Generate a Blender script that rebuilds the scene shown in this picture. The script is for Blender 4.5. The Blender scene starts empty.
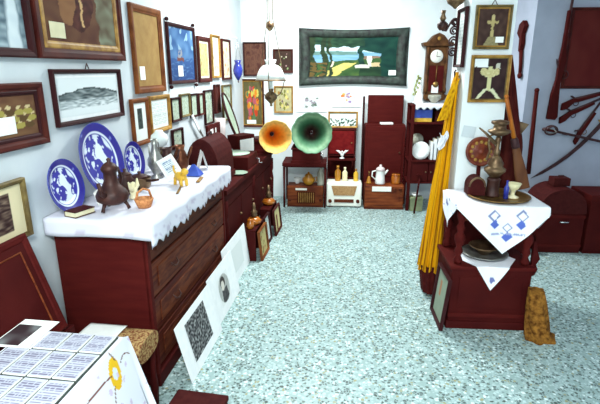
import bpy, math, random
from mathutils import Vector, Matrix, noise

random.seed(7)
PI = math.pi
C = bpy.context.scene.collection

# ------------------------------------------------------------------ colours / materials
def lin1(v):
    v /= 255.0
    return v / 12.92 if v <= 0.04045 else ((v + 0.055) / 1.055) ** 2.4
def c(r, g, b): return (lin1(r), lin1(g), lin1(b), 1.0)

def base_mat(name, rough=0.5, metal=0.0, spec=0.4):
    m = bpy.data.materials.new(name); m.use_nodes = True
    b = m.node_tree.nodes['Principled BSDF']
    b.inputs['Roughness'].default_value = rough
    b.inputs['Metallic'].default_value = metal
    b.inputs['Specular IOR Level'].default_value = spec
    return m, m.node_tree, b

def mat(name, c1, c2=None, scale=8.0, rough=0.5, metal=0.0, spec=0.4, bump=0.0, stretch=(1, 1, 1), detail=4.0, lo=0.35, hi=0.65):
    m, nt, b = base_mat(name, rough, metal, spec)
    N = nt.nodes; Lk = nt.links
    tc = N.new('ShaderNodeTexCoord'); mp = N.new('ShaderNodeMapping')
    mp.inputs['Scale'].default_value = stretch
    nz = N.new('ShaderNodeTexNoise'); nz.inputs['Scale'].default_value = scale; nz.inputs['Detail'].default_value = detail
    Lk.new(tc.outputs['Object'], mp.inputs['Vector']); Lk.new(mp.outputs['Vector'], nz.inputs['Vector'])
    r = N.new('ShaderNodeValToRGB')
    r.color_ramp.elements[0].position = lo; r.color_ramp.elements[1].position = hi
    r.color_ramp.elements[0].color = c1; r.color_ramp.elements[1].color = c2 or c1
    Lk.new(nz.outputs['Fac'], r.inputs['Fac']); Lk.new(r.outputs['Color'], b.inputs['Base Color'])
    if bump:
        bp = N.new('ShaderNodeBump'); bp.inputs['Strength'].default_value = bump; bp.inputs['Distance'].default_value = 0.01
        Lk.new(nz.outputs['Fac'], bp.inputs['Height']); Lk.new(bp.outputs['Normal'], b.inputs['Normal'])
    return m

def paint_mat(name, rough=0.6, spec=0.2):
    m, nt, b = base_mat(name, rough, 0, spec)
    a = nt.nodes.new('ShaderNodeVertexColor'); a.layer_name = 'Col'
    nt.links.new(a.outputs['Color'], b.inputs['Base Color'])
    return m

def terrazzo():
    m, nt, b = base_mat('terrazzo', 0.42, 0, 0.35)
    N = nt.nodes; Lk = nt.links
    tc = N.new('ShaderNodeTexCoord')
    v = N.new('ShaderNodeTexVoronoi'); v.inputs['Scale'].default_value = 62; v.inputs['Randomness'].default_value = 1
    Lk.new(tc.outputs['Object'], v.inputs['Vector'])
    sp = N.new('ShaderNodeSeparateColor'); Lk.new(v.outputs['Color'], sp.inputs['Color'])
    r = N.new('ShaderNodeValToRGB'); r.color_ramp.interpolation = 'CONSTANT'
    els = [(0, c(82, 98, 96)), (.16, c(184, 206, 206)), (.34, c(150, 174, 172)), (.52, c(218, 232, 232)), (.64, c(98, 114, 106)), (.76, c(172, 194, 194)), (.90, c(156, 152, 110)), (.95, c(70, 82, 76))]
    cr = r.color_ramp
    cr.elements[0].position, cr.elements[0].color = els[0]
    cr.elements[1].position, cr.elements[1].color = els[1]
    for p, col in els[2:]:
        e = cr.elements.new(p); e.color = col
    Lk.new(sp.outputs['Red'], r.inputs['Fac'])
    # cement between chips
    v2 = N.new('ShaderNodeTexVoronoi'); v2.feature = 'DISTANCE_TO_EDGE'; v2.inputs['Scale'].default_value = 62
    Lk.new(tc.outputs['Object'], v2.inputs['Vector'])
    mr = N.new('ShaderNodeMapRange'); mr.inputs['From Min'].default_value = 0.05; mr.inputs['From Max'].default_value = 0.16
    Lk.new(v2.outputs['Distance'], mr.inputs['Value'])
    mx = N.new('ShaderNodeMix'); mx.data_type = 'RGBA'
    mx.inputs['A'].default_value = c(154, 178, 178)
    Lk.new(mr.outputs['Result'], mx.inputs['Factor']); Lk.new(r.outputs['Color'], mx.inputs['B'])
    Lk.new(mx.outputs['Result'], b.inputs['Base Color'])
    return m

M = {}
M['floor'] = terrazzo()
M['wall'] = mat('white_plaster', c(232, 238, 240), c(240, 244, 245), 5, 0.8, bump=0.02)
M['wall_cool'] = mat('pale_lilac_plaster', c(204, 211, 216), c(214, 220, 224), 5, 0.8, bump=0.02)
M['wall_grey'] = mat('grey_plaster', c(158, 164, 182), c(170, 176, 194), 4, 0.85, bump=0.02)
M['dark'] = mat('dark_maroon_wood', c(72, 17, 16), c(82, 23, 20), 5, 0.7, spec=0.08, stretch=(1, 1, 6))
M['darkest'] = mat('black_brown_wood', c(62, 14, 14), c(72, 19, 17), 5, 0.7, spec=0.08)
M['brown'] = mat('streaked_brown_wood', c(64, 17, 13), c(104, 50, 30), 7, 0.6, spec=0.12, stretch=(1, .25, 6))
M['brown_h'] = mat('mid_brown_wood', c(70, 24, 16), c(108, 54, 30), 9, 0.6, spec=0.12, stretch=(.5, 1, 5))
M['clock'] = mat('olive_brown_wood', c(58, 32, 18), c(104, 68, 38), 12, 0.55, spec=0.15)
M['radio'] = mat('orange_brown_veneer', c(84, 32, 16), c(136, 68, 32), 6, 0.55, spec=0.15, stretch=(.6, 1, 5))
M['frame_black'] = mat('black_frame', c(46, 14, 18), c(58, 22, 24), 6, 0.55, spec=0.15)
M['frame_brown'] = mat('brown_frame', c(60, 18, 18), c(82, 32, 24), 9, 0.55, spec=0.15)
M['frame_tan'] = mat('tan_wood_frame', c(96, 48, 22), c(134, 76, 36), 10, 0.55, spec=0.15)
M['frame_gold'] = mat('gilt_frame', c(136, 92, 34), c(180, 136, 62), 20, 0.5, spec=0.3)
M['frame_olive'] = mat('olive_gilt_frame', c(88, 70, 36), c(124, 104, 58), 20, 0.5, spec=0.3)
M['frame_green'] = mat('dark_green_frame', c(34, 32, 32), c(58, 70, 62), 18, 0.6)
M['mount'] = mat('white_mount', c(238, 240, 242), c(246, 247, 248), 20, 0.8)
M['tag'] = mat('white_card', c(244, 244, 240), c(250, 250, 246), 20, 0.8)
M['cream'] = mat('cream_card', c(218, 208, 170), c(232, 224, 190), 12, 0.8)
M['paint'] = paint_mat('painted_picture', 0.7, 0.1)
M['glaze'] = paint_mat('painted_glaze', 0.25, 0.5)
M['clothp'] = paint_mat('embroidered_cloth', 0.9, 0.1)
M['horn'] = paint_mat('painted_horn', 0.5, 0.3)
M['cloth'] = mat('white_cloth', c(226, 226, 234), c(236, 236, 240), 40, 0.9, spec=0.1, bump=0.05)
M['bronze'] = mat('dark_bronze', c(48, 20, 18), c(74, 40, 32), 22, 0.5, 0.2, bump=0.3)
M['copper'] = mat('copper', c(88, 44, 28), c(138, 84, 54), 12, 0.38, 0.6)
M['brass'] = mat('brass', c(110, 78, 38), c(168, 132, 74), 14, 0.35, 0.7)
M['brass_dull'] = mat('dull_brass', c(84, 58, 40), c(138, 112, 82), 18, 0.38, 0.6)
M['silver'] = mat('silver_plate', c(128, 126, 120), c(176, 176, 170), 14, 0.32, 0.7)
M['iron'] = mat('black_iron', c(58, 30, 34), c(74, 46, 46), 30, 0.5, 0.4)
M['steel'] = mat('dark_steel', c(52, 24, 28), c(70, 38, 40), 18, 0.5, 0.2)
M['chrome'] = mat('bright_metal', c(214, 218, 220), None, 5, 0.2, 0.9)
M['opal'] = mat('white_opal_glass', c(240, 248, 244), c(248, 252, 250), 5, 0.2, spec=0.5)
M['porcelain'] = mat('white_porcelain', c(244, 244, 240), c(250, 250, 248), 5, 0.25, spec=0.5)
M['amber'] = mat('amber_glass', c(150, 76, 18), c(190, 112, 34), 10, 0.15, spec=0.6)
M['gold_pot'] = mat('golden_glaze', c(160, 100, 22), c(200, 140, 40), 10, 0.3, spec=0.5)
M['yellow'] = mat('yellow_ceramic', c(214, 164, 40), c(238, 196, 80), 14, 0.4)
M['creamc'] = mat('cream_ceramic', c(226, 216, 170), c(240, 230, 196), 14, 0.4)
M['blueglass'] = mat('cobalt_glass', c(32, 40, 130), c(60, 72, 180), 10, 0.15, spec=0.6)
M['bluebox'] = mat('blue_paint', c(44, 70, 170), c(70, 100, 196), 10, 0.5)
M['redvelvet'] = mat('dark_red_cloth', c(98, 14, 18), c(116, 26, 26), 20, 0.9, spec=0.1)
M['red'] = mat('red_lacquer', c(94, 30, 18), c(136, 62, 34), 16, 0.45)
M['robe'] = paint_mat('striped_yellow_cloth', 0.9, 0.1)
M['robe_dark'] = mat('dark_under_cloth', c(66, 18, 18), c(80, 26, 22), 20, 0.9, spec=0.1)
M['garment'] = mat('brown_cloth', c(66, 18, 18), c(84, 32, 26), 24, 0.9, spec=0.1, stretch=(1, 1, .3))
M['burlap'] = mat('hessian', c(84, 48, 18), c(156, 106, 44), 34, 0.95, spec=0.1, bump=0.5)
M['tapestry'] = mat('speckled_fabric', c(112, 58, 36), c(176, 146, 98), 90, 0.95, spec=0.1, lo=.4, hi=.6)
M['wicker'] = mat('wicker', c(176, 104, 56), c(220, 152, 96), 70, 0.7, bump=0.4)
M['orange_wood'] = mat('orange_wood', c(166, 84, 16), c(206, 124, 40), 12, 0.4, stretch=(1, 1, .3))
M['blade_wood'] = mat('brown_blade_wood', c(76, 36, 16), c(108, 62, 26), 12, 0.5, stretch=(1, 1, .3))
M['greyglass'] = mat('grey_glass', c(140, 138, 124), c(176, 174, 158), 10, 0.2, spec=0.5)
M['greenbox'] = mat('grey_green_paint', c(116, 124, 92), c(142, 148, 112), 9, 0.6)
M['ivory'] = mat('ivory_plastic', c(240, 238, 226), c(248, 246, 236), 10, 0.35, spec=0.4)
M['grille'] = mat('brown_grille_cloth', c(150, 108, 66), c(182, 142, 96), 80, 0.8)
M['mirror'] = mat('pale_glass', c(150, 170, 150), c(178, 196, 176), 4, 0.2, spec=0.5)
M['greyglasspane'] = mat('grey_picture_face', c(128, 142, 124), c(150, 160, 140), 6, 0.3, spec=0.4)
M['leafgreen'] = mat('olive_leaves', c(110, 118, 60), c(150, 156, 90), 30, 0.7)
M['leather'] = mat('dark_leather', c(58, 15, 16), c(70, 24, 22), 30, 0.7, spec=0.1)
M['ceil'] = mat('ceiling_white', c(240, 242, 242), c(246, 247, 247), 5, 0.9)
M['pink'] = mat('pinkish_white_glaze', c(216, 196, 196), c(234, 218, 216), 8, 0.3)

# ------------------------------------------------------------------ mesh kit
class MB:
    def __init__(s): s.v = []; s.f = []; s.s = []
    def add(s, vs, fs, T=None, smooth=False):
        o = len(s.v)
        for p in vs:
            p = Vector(p)
            s.v.append(T @ p if T is not None else p)
        for f in fs: s.f.append([i + o for i in f]); s.s.append(smooth)
        return s
    def box(s, x0, y0, z0, x1, y1, z1, T=None):
        vs = [(x0, y0, z0), (x1, y0, z0), (x1, y1, z0), (x0, y1, z0), (x0, y0, z1), (x1, y0, z1), (x1, y1, z1), (x0, y1, z1)]
        return s.add(vs, [(0, 3, 2, 1), (4, 5, 6, 7), (0, 1, 5, 4), (1, 2, 6, 5), (2, 3, 7, 6), (3, 0, 4, 7)], T)
    def lathe(s, prof, seg=24, T=None, ripple=None):
        vs = []; fs = []
        n = len(prof)
        for i, (r, z) in enumerate(prof):
            for k in range(seg):
                a = 2 * PI * k / seg
                rr = r * (ripple(a, i) if ripple else 1)
                vs.append((rr * math.cos(a), rr * math.sin(a), z))
        for i in range(n - 1):
            for k in range(seg):
                k2 = (k + 1) % seg
                fs.append((i * seg + k, i * seg + k2, (i + 1) * seg + k2, (i + 1) * seg + k))
        if prof[0][0] > 1e-4: fs.append(tuple(reversed(range(seg))))
        if prof[-1][0] > 1e-4: fs.append(tuple(range((n - 1) * seg, n * seg)))
        return s.add(vs, fs, T, True)
    def tube(s, pts, r, seg=10, T=None):
        pts = [Vector(p) for p in pts]; n = len(pts)
        rs = r if isinstance(r, (list, tuple)) else [r] * n
        vs = []; fs = []; pu = None
        for i, p in enumerate(pts):
            d = (pts[min(i + 1, n - 1)] - pts[max(i - 1, 0)]).normalized()
            u = pu if pu is not None else (Vector((0, 0, 1)) if abs(d.z) < 0.9 else Vector((1, 0, 0)))
            u = (u - d * u.dot(d)).normalized(); pu = u
            w = d.cross(u)
            for k in range(seg):
                a = 2 * PI * k / seg
                vs.append(p + (u * math.cos(a) + w * math.sin(a)) * rs[i])
        for i in range(n - 1):
            for k in range(seg):
                k2 = (k + 1) % seg
                fs.append((i * seg + k, i * seg + k2, (i + 1) * seg + k2, (i + 1) * seg + k))
        fs.append(tuple(reversed(range(seg)))); fs.append(tuple(range((n - 1) * seg, n * seg)))
        return s.add(vs, fs, T, True)
    def prism(s, poly, y0, y1, T=None):            # outline in x,z extruded along y
        n = len(poly)
        vs = [(x, y0, z) for x, z in poly] + [(x, y1, z) for x, z in poly]
        fs = [tuple(range(n)), tuple(reversed(range(n, 2 * n)))]
        for i in range(n):
            j = (i + 1) % n
            fs.append((i, n + i, n + j, j))
        return s.add(vs, fs, T)
    def grid(s, nu, nv, fn, T=None, smooth=True, wrap=False):
        vs = [fn(i / nu, j / nv) for j in range(nv + 1) for i in range(nu + 1)]
        fs = [(j * (nu + 1) + i, j * (nu + 1) + i + 1, (j + 1) * (nu + 1) + i + 1, (j + 1) * (nu + 1) + i) for j in range(nv) for i in range(nu)]
        return s.add(vs, fs, T, smooth)
    def ball(s, cx, cy, cz, rx, ry=None, rz=None, seg=16, T=None):
        ry = ry or rx; rz = rz or rx
        pr = [(math.sin(PI * i / 10), -math.cos(PI * i / 10)) for i in range(11)]
        pr[0] = (0.001, -1); pr[-1] = (0.001, 1)
        T2 = Matrix.Translation((cx, cy, cz)) @ Matrix.Diagonal((rx, ry, rz, 1))
        return s.lathe(pr, seg, T @ T2 if T is not None else T2)
    def build(s, name, m, parent=None, bevel=0.0, solid=0.0, paint=None, sub=0):
        me = bpy.data.meshes.new(name)
        me.from_pydata([tuple(p) for p in s.v], [], s.f); me.update()
        for p, sm in zip(me.polygons, s.s): p.use_smooth = sm
        me.materials.append(M[m])
        if paint:
            ca = me.color_attributes.new('Col', 'FLOAT_COLOR', 'POINT')
            for i, v in enumerate(me.vertices):
                r, g, b = paint(v.co)
                ca.data[i].color = c(r, g, b)
        o = bpy.data.objects.new(name, me); C.objects.link(o)
        if parent is not None: o.parent = parent
        if bevel:
            b = o.modifiers.new('edge', 'BEVEL'); b.width = bevel; b.segments = 2; b.limit_method = 'ANGLE'
        if solid:
            b = o.modifiers.new('thick', 'SOLIDIFY'); b.thickness = solid; b.offset = 0
        if sub:
            b = o.modifiers.new('soft', 'SUBSURF'); b.levels = sub; b.render_levels = sub
        return o

def tag(o, label, cat, group=None, kind=None):
    o['label'] = label; o['category'] = cat
    if group: o['group'] = group
    if kind: o['kind'] = kind
    return o
def thing(name, label, cat, loc=(0, 0, 0), rot=(0, 0, 0), group=None):
    o = bpy.data.objects.new(name, None); C.objects.link(o)
    o.empty_display_size = 0.05
    o.location = loc; o.rotation_euler = rot
    return tag(o, label, cat, group)
def place(o, loc, rot=(0, 0, 0)):
    o.location = loc; o.rotation_euler = rot; return o
def struct(name, mb, m):
    o = mb.build(name, m); o['kind'] = 'structure'; return o

# frame of the slightly skewed wall beside the chest: s along it, n out from it
WO = Vector((-1.55006, 0, 0)); WU = Vector((0.069857, 0.997557, 0)); WN = Vector((0.997557, -0.069857, 0))
SK = math.radians(-4.0058)          # rotation that turns local x into WN and y into WU
FACE = math.radians(90 - 4.0058)    # rotation that turns local -y into WN (pictures)
def L(s, n, z): return WO + WU * s + WN * n + Vector((0, 0, z))
def lerp(a, b, t): return a + (b - a) * t
def mix3(a, b, t):
    t = max(0.0, min(1.0, t)); return tuple(lerp(x, y, t) for x, y in zip(a, b))
def nz(x, y, s=1.0, k=0.0): return 0.5 + 0.5 * noise.noise(Vector((x * s, y * s, k)))

# ------------------------------------------------------------------ room
struct('floor', MB().box(-2.0, -1.6, -0.1, 3.3, 6.15, 0.0), 'floor')
struct('ceiling', MB().box(-2.0, -1.6, 2.9, 3.3, 6.15, 3.0), 'ceil')
wl = MB()
a, b_ = L(-1.8, 0, 0), L(6.15, 0, 0)
wl.add([a, b_, b_ - WN * .1, a - WN * .1, a + Vector((0, 0, 2.9)), b_ + Vector((0, 0, 2.9)), b_ - WN * .1 + Vector((0, 0, 2.9)), a - WN * .1 + Vector((0, 0, 2.9))],
       [(0, 3, 2, 1), (4, 5, 6, 7), (0, 1, 5, 4), (1, 2, 6, 5), (2, 3, 7, 6), (3, 0, 4, 7)])
struct('wall_left', wl, 'wall_cool')
struct('wall_back', MB().box(-1.3, 6.05, 0, 1.9, 6.15, 2.9), 'wall')
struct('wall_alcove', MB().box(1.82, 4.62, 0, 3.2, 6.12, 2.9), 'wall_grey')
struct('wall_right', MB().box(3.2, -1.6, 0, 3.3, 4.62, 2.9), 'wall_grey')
struct('wall_front', MB().box(-2.0, -1.6, 0, 3.3, -1.5, 2.9), 'wall')
struct('wall_pillar', MB().box(0.86, 3.2, 0, 1.14, 3.55, 2.9), 'wall')

# ------------------------------------------------------------------ pictures
def art_obj(parent, w, h, fn, y, x0=0.0, z0=0.0, res=0.005, name='picture'):
    nu = max(8, min(100, int(w / res))); nv = max(8, min(100, int(h / res)))
    mb = MB().grid(nu, nv, lambda u, v: (x0 + (u - .5) * w, y, z0 + v * h), smooth=False)
    return mb.build(name, 'paint', parent, paint=lambda p: fn((p.x - x0) / w + .5, (p.z - z0) / h))

def ring(w, h, fw, d, inset=0.006):
    """mitred moulding: raised outer lip sloping in to a lower inner lip"""
    prof = [(0, 0), (0, -d * .85), (fw * .18, -d), (fw * .6, -d * .9), (fw * .82, -d * .62), (fw, -d * .55), (fw, 0)]
    vs = []; n = len(prof)
    for (cx, cz) in ((-1, 0), (1, 0), (1, 1), (-1, 1)):
        for o, y in prof:
            vs.append((cx * (w / 2 - o), y, (o if cz == 0 else h - o)))
    fs = []
    for k in range(4):
        k2 = (k + 1) % 4
        for i in range(n):
            j = (i + 1) % n
            fs.append((k * n + i, k * n + j, k2 * n + j, k2 * n + i))
    return MB().add(vs, fs)

def framed(label, w, h, fw, fm, fn, loc, rot, mount=0.0, inner=0.0, inner_m='frame_gold', card=None, d=0.025, cat='picture', name='framed_picture', group=None, hook=False, knobs=False, cardm='tag', lines=False):
    t = thing(name, label, cat, loc, rot, group)
    ring(w, h, fw, d).build('frame', fm, t)
    MB().box(-w / 2 + .003, -.004, .003, w / 2 - .003, -.001, h - .003).build('backing', 'frame_brown', t)
    iw, ih, off = w - 2 * fw, h - 2 * fw, fw
    if inner:
        r = ring(iw, ih, inner, d * .5)
        r.v = [p + Vector((0, -.003, off)) for p in r.v]
        r.build('inner_frame', inner_m, t)
        iw -= 2 * inner; ih -= 2 * inner; off += inner
    if mount:
        MB().box(-iw / 2, -.006, off, iw / 2, -.0045, off + ih).build('mount', 'mount', t)
        iw -= 2 * mount; ih -= 2 * mount; off += mount
    art_obj(t, iw, ih, fn, -.0075, 0, off)
    if card:
        cx, cz, cw, ch = card
        MB().box(cx - cw / 2, -.0115, cz, cx + cw / 2, -.0095, cz + ch).build('card_tag', cardm, t)['label'] = 'small white card stuck on the picture'
    if hook:
        MB().tube([(-.02, -.004, h - .005), (0, -.004, h + .03), (.02, -.004, h - .005)], .003, 6).build('hanger', 'iron', t)
    if knobs:
        for sx in (-1, 1):
            for sz in (0, 1):
                MB().ball(sx * (w / 2 - fw * .5), -d * .5, sz * h + (-.02 if sz == 0 else .02), .016).build('corner_knob', fm, t)
    return t

def wall_pic(label, s0, z0, s1, z1, fw, fm, fn, tilt=0.0, n=0.004, **k):
    q = .988                    # the face of a frame stands a little off the wall
    s0, s1 = .108 + (s0 - .108) * q, .108 + (s1 - .108) * q
    z0, z1 = 1.65 + (z0 - 1.65) * q, 1.65 + (z1 - 1.65) * q
    return framed(label, s1 - s0, z1 - z0, fw, fm, fn, L((s0 + s1) / 2, n, z0), (tilt, 0, FACE), **k)
def back_pic(label, xc, z0, w, h, fw, fm, fn, y=6.045, **k):
    return framed(label, w, h, fw, fm, fn, (xc, y, z0), (0, 0, 0), **k)

# picture contents (u to the right, v up)
def f_noise(cols, s=6, k=0.0, asp=1.0):
    def f(u, v):
        t = nz(u * asp, v, s, k) * .65 + nz(u * asp, v, s * 2.7, k + 5) * .35
        t = max(0, min(.999, (t - .25) * 2)) * (len(cols) - 1)
        i = int(t); return mix3(cols[i], cols[i + 1], t - i)
    return f
def f_tower(u, v):
    sky = mix3((168, 186, 200), (228, 236, 242), nz(u, v, 5))
    e = abs(u - .88) - (.035 + .05 * (1 - v))
    if e < 0 and v < .95:
        return mix3((112, 128, 138), (206, 216, 222), min(1, -e * 40)) if e > -.03 else mix3((196, 208, 216), (232, 238, 240), nz(u, v, 9))
    if v < .50: return mix3((66, 84, 96), (176, 192, 200), nz(u, v * 2, 9) * 1.3 - .15 + (.3 - v) * .5)
    return sky
def f_madonna(u, v):
    bg = mix3((74, 40, 34), (118, 82, 58), nz(u, v, 7))
    if u > .66 + .1 * nz(u, v, 5): bg = mix3((84, 66, 50), (134, 140, 118), nz(u, v, 8) * 1.4 - .2)
    if (u - .46) ** 2 / .045 + (v - .62) ** 2 / .25 < 1: bg = mix3((50, 24, 24), (104, 56, 46), nz(u, v, 11))
    if (u - .30) ** 2 / .012 + (v - .45) ** 2 / .06 < 1: bg = mix3((128, 84, 58), (150, 108, 72), nz(u, v, 9))
    if abs(u - (.50 - .12 * (v - .4))) < .018 and .18 < v < .56: bg = (206, 166, 116)
    if (u - .52) ** 2 / .006 + (v - .86) ** 2 / .012 < 1: bg = (190, 146, 112)
    return bg
def f_brownsheet(u, v):
    return mix3((146, 110, 66), (178, 144, 90), nz(u, v, 6) * .7 + .3 * nz(u, v, 24))
def f_seascape(u, v):
    col = mix3((52, 82, 130), (30, 44, 92), .5 - v) if v < .42 else mix3((44, 74, 120), (96, 132, 168), nz(u, v, 5, 2) * 1.3 - .2)
    if v < .42: col = mix3(col, (104, 140, 172), (nz(u, v * 3, 8) - .5) * 1.8)
    if v > .6 and nz(u, v * .6, 7, 9) > .62: col = (128, 158, 180)
    if abs(v - .42 - .15 * (u - .45) ** 2) < .04 and abs(u - .42) < .14: col = (104, 62, 56)
    if .46 < v < .66 and abs(u - .42) < .10 - .4 * (v - .46) and nz(u, v, 20) > .45: col = (132, 132, 140)
    return col
def f_scene(cols, k):
    g = f_noise(cols, 7, k)
    def f(u, v):
        if u < .07 or u > .93 or v < .06 or v > .94: return (232, 228, 206)
        return g(u, v)
    return f
def f_group(u, v):
    col = mix3((92, 58, 44), (128, 96, 66), nz(u, v, 8))
    for r, vv in enumerate((.38, .55, .72)):
        for k in range(10):
            cx = .06 + .095 * k + .04 * (r % 2)
            if (u - cx) ** 2 / .0012 + (v - vv) ** 2 / .0035 < .55: col = (206, 186, 140)
            elif (u - cx) ** 2 / .0025 + (v - vv + .12) ** 2 / .006 < 1: col = (164, 150, 78) if (k * 7 + r) % 3 else (92, 70, 44)
    return col
def f_mountain(u, v):
    col = (226, 232, 234)
    top = .56 + .16 * math.sin(u * PI) + .05 * (nz(u, 0, 7) - .5)
    if .42 < v < top:
        col = mix3((44, 56, 60), (188, 196, 196), nz(u, v * 2, 9) * 1.3 - .2)
        if v > top - .04: col = (64, 74, 76)
    elif v <= .42 and v > .2: col = mix3((110, 124, 128), (226, 232, 234), nz(u * 2, v * 5, 6) * 1.6 - .3 + (.42 - v))
    return col
def f_photo(u, v):
    if u < .14 or u > .86 or v < .12 or v > .88: return (222, 208, 170)
    return mix3((52, 34, 34), (150, 130, 110), (nz(u, v * 2, 12) - .35) * 1.8)
def f_doc(k, col=(214, 222, 220), ink=(150, 160, 158)):
    def f(u, v):
        if .1 < u < .9 and .1 < v < .9 and (v * 16) % 1 < .45 and nz(u * 2, int(v * 16), 6, k) > .42: return ink
        return mix3(col, (236, 240, 236), nz(u, v, 4, k))
    return f
def f_print(k):
    def f(u, v):
        if abs(u - .5) < .24 and abs(v - .55) < .28: return mix3((40, 44, 52), (170, 176, 176), nz(u, v, 13, k) * 1.6 - .4)
        return (232, 236, 236)
    return f
def f_green(k):
    return f_noise([(96, 112, 100), (190, 204, 190), (150, 160, 136), (222, 230, 222)], 6, k)
def f_painting(u, v):
    sky = mix3((206, 226, 234), (120, 168, 196), abs(v - .7) * 2)
    col = sky
    if v < .62: col = mix3((150, 188, 206), (96, 146, 178), nz(u, v * 4, 6))                 # lake
    if .56 < v < .64 and u < .55: col = mix3((86, 120, 116), (120, 150, 140), nz(u, v, 14))   # far hills
    if .40 < v < .52 and u > .62: col = mix3((120, 92, 80), (154, 126, 104), nz(u, v, 16))
    if v < .38 + .10 * u - (.2 * max(0, .3 - u)): col = mix3((40, 70, 44), (84, 108, 56), nz(u, v, 10))
    if v < .36 and abs(u - (.20 + .75 * v)) < .11 * (1 - v): col = mix3((196, 178, 88), (220, 206, 130), nz(u, v, 12))
    if v < .30 and u > .58: col = mix3((24, 42, 34), (52, 80, 52), nz(u, v, 9))
    if u > .80 + .04 * nz(v, 0, 6) or (u > .62 and v > .66 - .3 * (u - .62)): col = mix3((16, 42, 42), (36, 78, 64), nz(u, v, 9))
    if .56 < u < .62 and v > .3: col = mix3((16, 40, 40), (44, 82, 66), nz(u, v, 9))
    if v > .82 - .14 * nz(u, v, 8) and u < .62: col = mix3((24, 46, 38), (60, 92, 66), nz(u, v, 14))
    for tx, tw in ((.02, .045), (.17, .028), (.235, .018)):
        if abs(u - tx - .02 * math.sin(v * 7)) < tw: col = mix3((30, 44, 34), (62, 76, 50), nz(u, v, 14))
    if v < .36 and u < .2 and nz(u, v, 16) > .5: col = (104, 84, 48)
    if abs(u - .69) < .028 and .26 < v < .52: col = (226, 222, 206)
    if abs(u - .60) < .07 and .22 < v < .30: col = (206, 204, 190)
    if abs(u - .76) < .05 and .25 < v < .34: col = (206, 180, 140)
    if abs(u - .26) < .012 and .24 < v < .40: col = (222, 200, 180)
    return col
def f_floral(bg, cols, n, k, rad=.055):
    rnd = random.Random(k)
    dots = [(rnd.uniform(.2, .8), rnd.uniform(.12, .88), rnd.choice(cols), rnd.uniform(.5, 1.2)) for _ in range(n)]
    def f(u, v):
        col = mix3(bg, tuple(x * .8 for x in bg), nz(u, v, 9, k))
        for x, y, cc, q in dots:
            if (u - x) ** 2 + (v - y) ** 2 < (rad * q) ** 2 * (1 + .8 * (nz(u, v, 30) - .5)): col = cc
        return col
    return f
def f_cross(u, v):
    col = mix3((52, 34, 34), (88, 66, 56), nz(u, v, 6))
    if (abs(u - .5) < .045 and .25 < v < .82) or (abs(v - .64) < .035 and abs(u - .5) < .2): col = (182, 164, 112)
    if (u - .5) ** 2 + (v - .78) ** 2 < .004: col = (196, 176, 126)
    if v < .25 and abs(u - .5) < .28 * (1 - v * 2.4): col = mix3((120, 112, 80), (166, 150, 110), nz(u, v, 20))
    return col
def f_cross_flowers(u, v):
    col = mix3((40, 26, 30), (70, 50, 48), nz(u, v, 6))
    if (abs(u - .5) < .06 and .2 < v < .8): col = (206, 200, 150)
    for dx in (-.2, .2, -.1, .1, 0):
        if (u - .5 - dx) ** 2 + (v - .62 - .3 * abs(dx)) ** 2 < .009: col = mix3((226, 222, 176), (170, 150, 96), nz(u, v, 24))
    if v < .26 and abs(abs(u - .5) - (.34 - v)) < .06: col = (214, 212, 176)
    if u < .42 and v > .80: col = (238, 240, 240)
    if .66 < u < .8 and v > .76 and v < .88: col = (190, 186, 170)
    return col

def warp(fn, amt=.05, q=5):
    def f(u, v): return fn(u + amt * (nz(u, v, q, 21) - .5) * 2 + amt * .4 * (nz(u, v, q * 4, 33) - .5), v + amt * (nz(u, v, q, 41) - .5) * 2)
    return f
f_painting_w = warp(f_painting, .035, 7); f_tower = warp(f_tower, .02); f_madonna = warp(f_madonna, .07); f_seascape = warp(f_seascape, .05, 6)
f_mountain = warp(f_mountain, .03, 8); f_group = warp(f_group, .02, 12); f_cross = warp(f_cross, .012, 12); f_cross_flowers = warp(f_cross_flowers, .015, 12); f_portrait0 = None
wall_pic('dark framed picture of a pale tower in a blue landscape, cut by the photo corner', 1.55, 1.70, 2.225, 2.22, .04, 'frame_black', f_tower)
wall_pic('large brown framed painting with gilt inner edge and a dark robed figure', 2.25, 1.70, 3.08, 2.30, .05, 'frame_brown', f_madonna, inner=.035, inner_m='frame_gold', card=(-.24, .10, .12, .075), cardm='cream')
wall_pic('tan wood frame around a plain brown sheet with a white tag', 3.20, 1.485, 3.68, 2.07, .048, 'frame_tan', f_brownsheet, card=(-.12, .09, .075, .09))
wall_pic('black framed blue seascape with a ship and knobs at its corners', 3.785, 1.53, 4.39, 2.005, .028, 'frame_black', f_seascape, card=(-.06, .06, .1, .085), knobs=True)
wall_pic('narrow brown framed scene next after the blue seascape', 4.47, 1.525, 4.82, 1.945, .04, 'frame_brown', f_scene([(120, 130, 84), (206, 200, 140), (150, 110, 70)], 3))
wall_pic('thin gilt framed scene between two narrow dark frames above the corner', 4.875, 1.56, 5.14, 1.985, .022, 'frame_gold', f_scene([(190, 190, 150), (230, 226, 200), (140, 120, 110)], 8))
wall_pic('narrow dark framed scene nearest the blue hanging lamp', 5.23, 1.535, 5.54, 1.965, .022, 'frame_brown', f_scene([(200, 204, 170), (228, 226, 200), (196, 120, 60)], 12))
wall_pic('brown framed group portrait of seated rows with a white card', 1.50, 1.30, 2.23, 1.59, .035, 'frame_brown', f_group, inner=.02, inner_m='frame_black', card=(.10, .07, .12, .075), hook=True)
wall_pic('black framed engraving of a dark mountain on a white mount', 2.315, 1.36, 2.99, 1.65, .024, 'frame_black', f_mountain, mount=.02, hook=True)
wall_pic('light wood framed dark photograph hanging low, above the leaning dark panel', 1.44, .90, 2.0, 1.175, .022, 'frame_olive', f_photo, n=.015)
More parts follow.
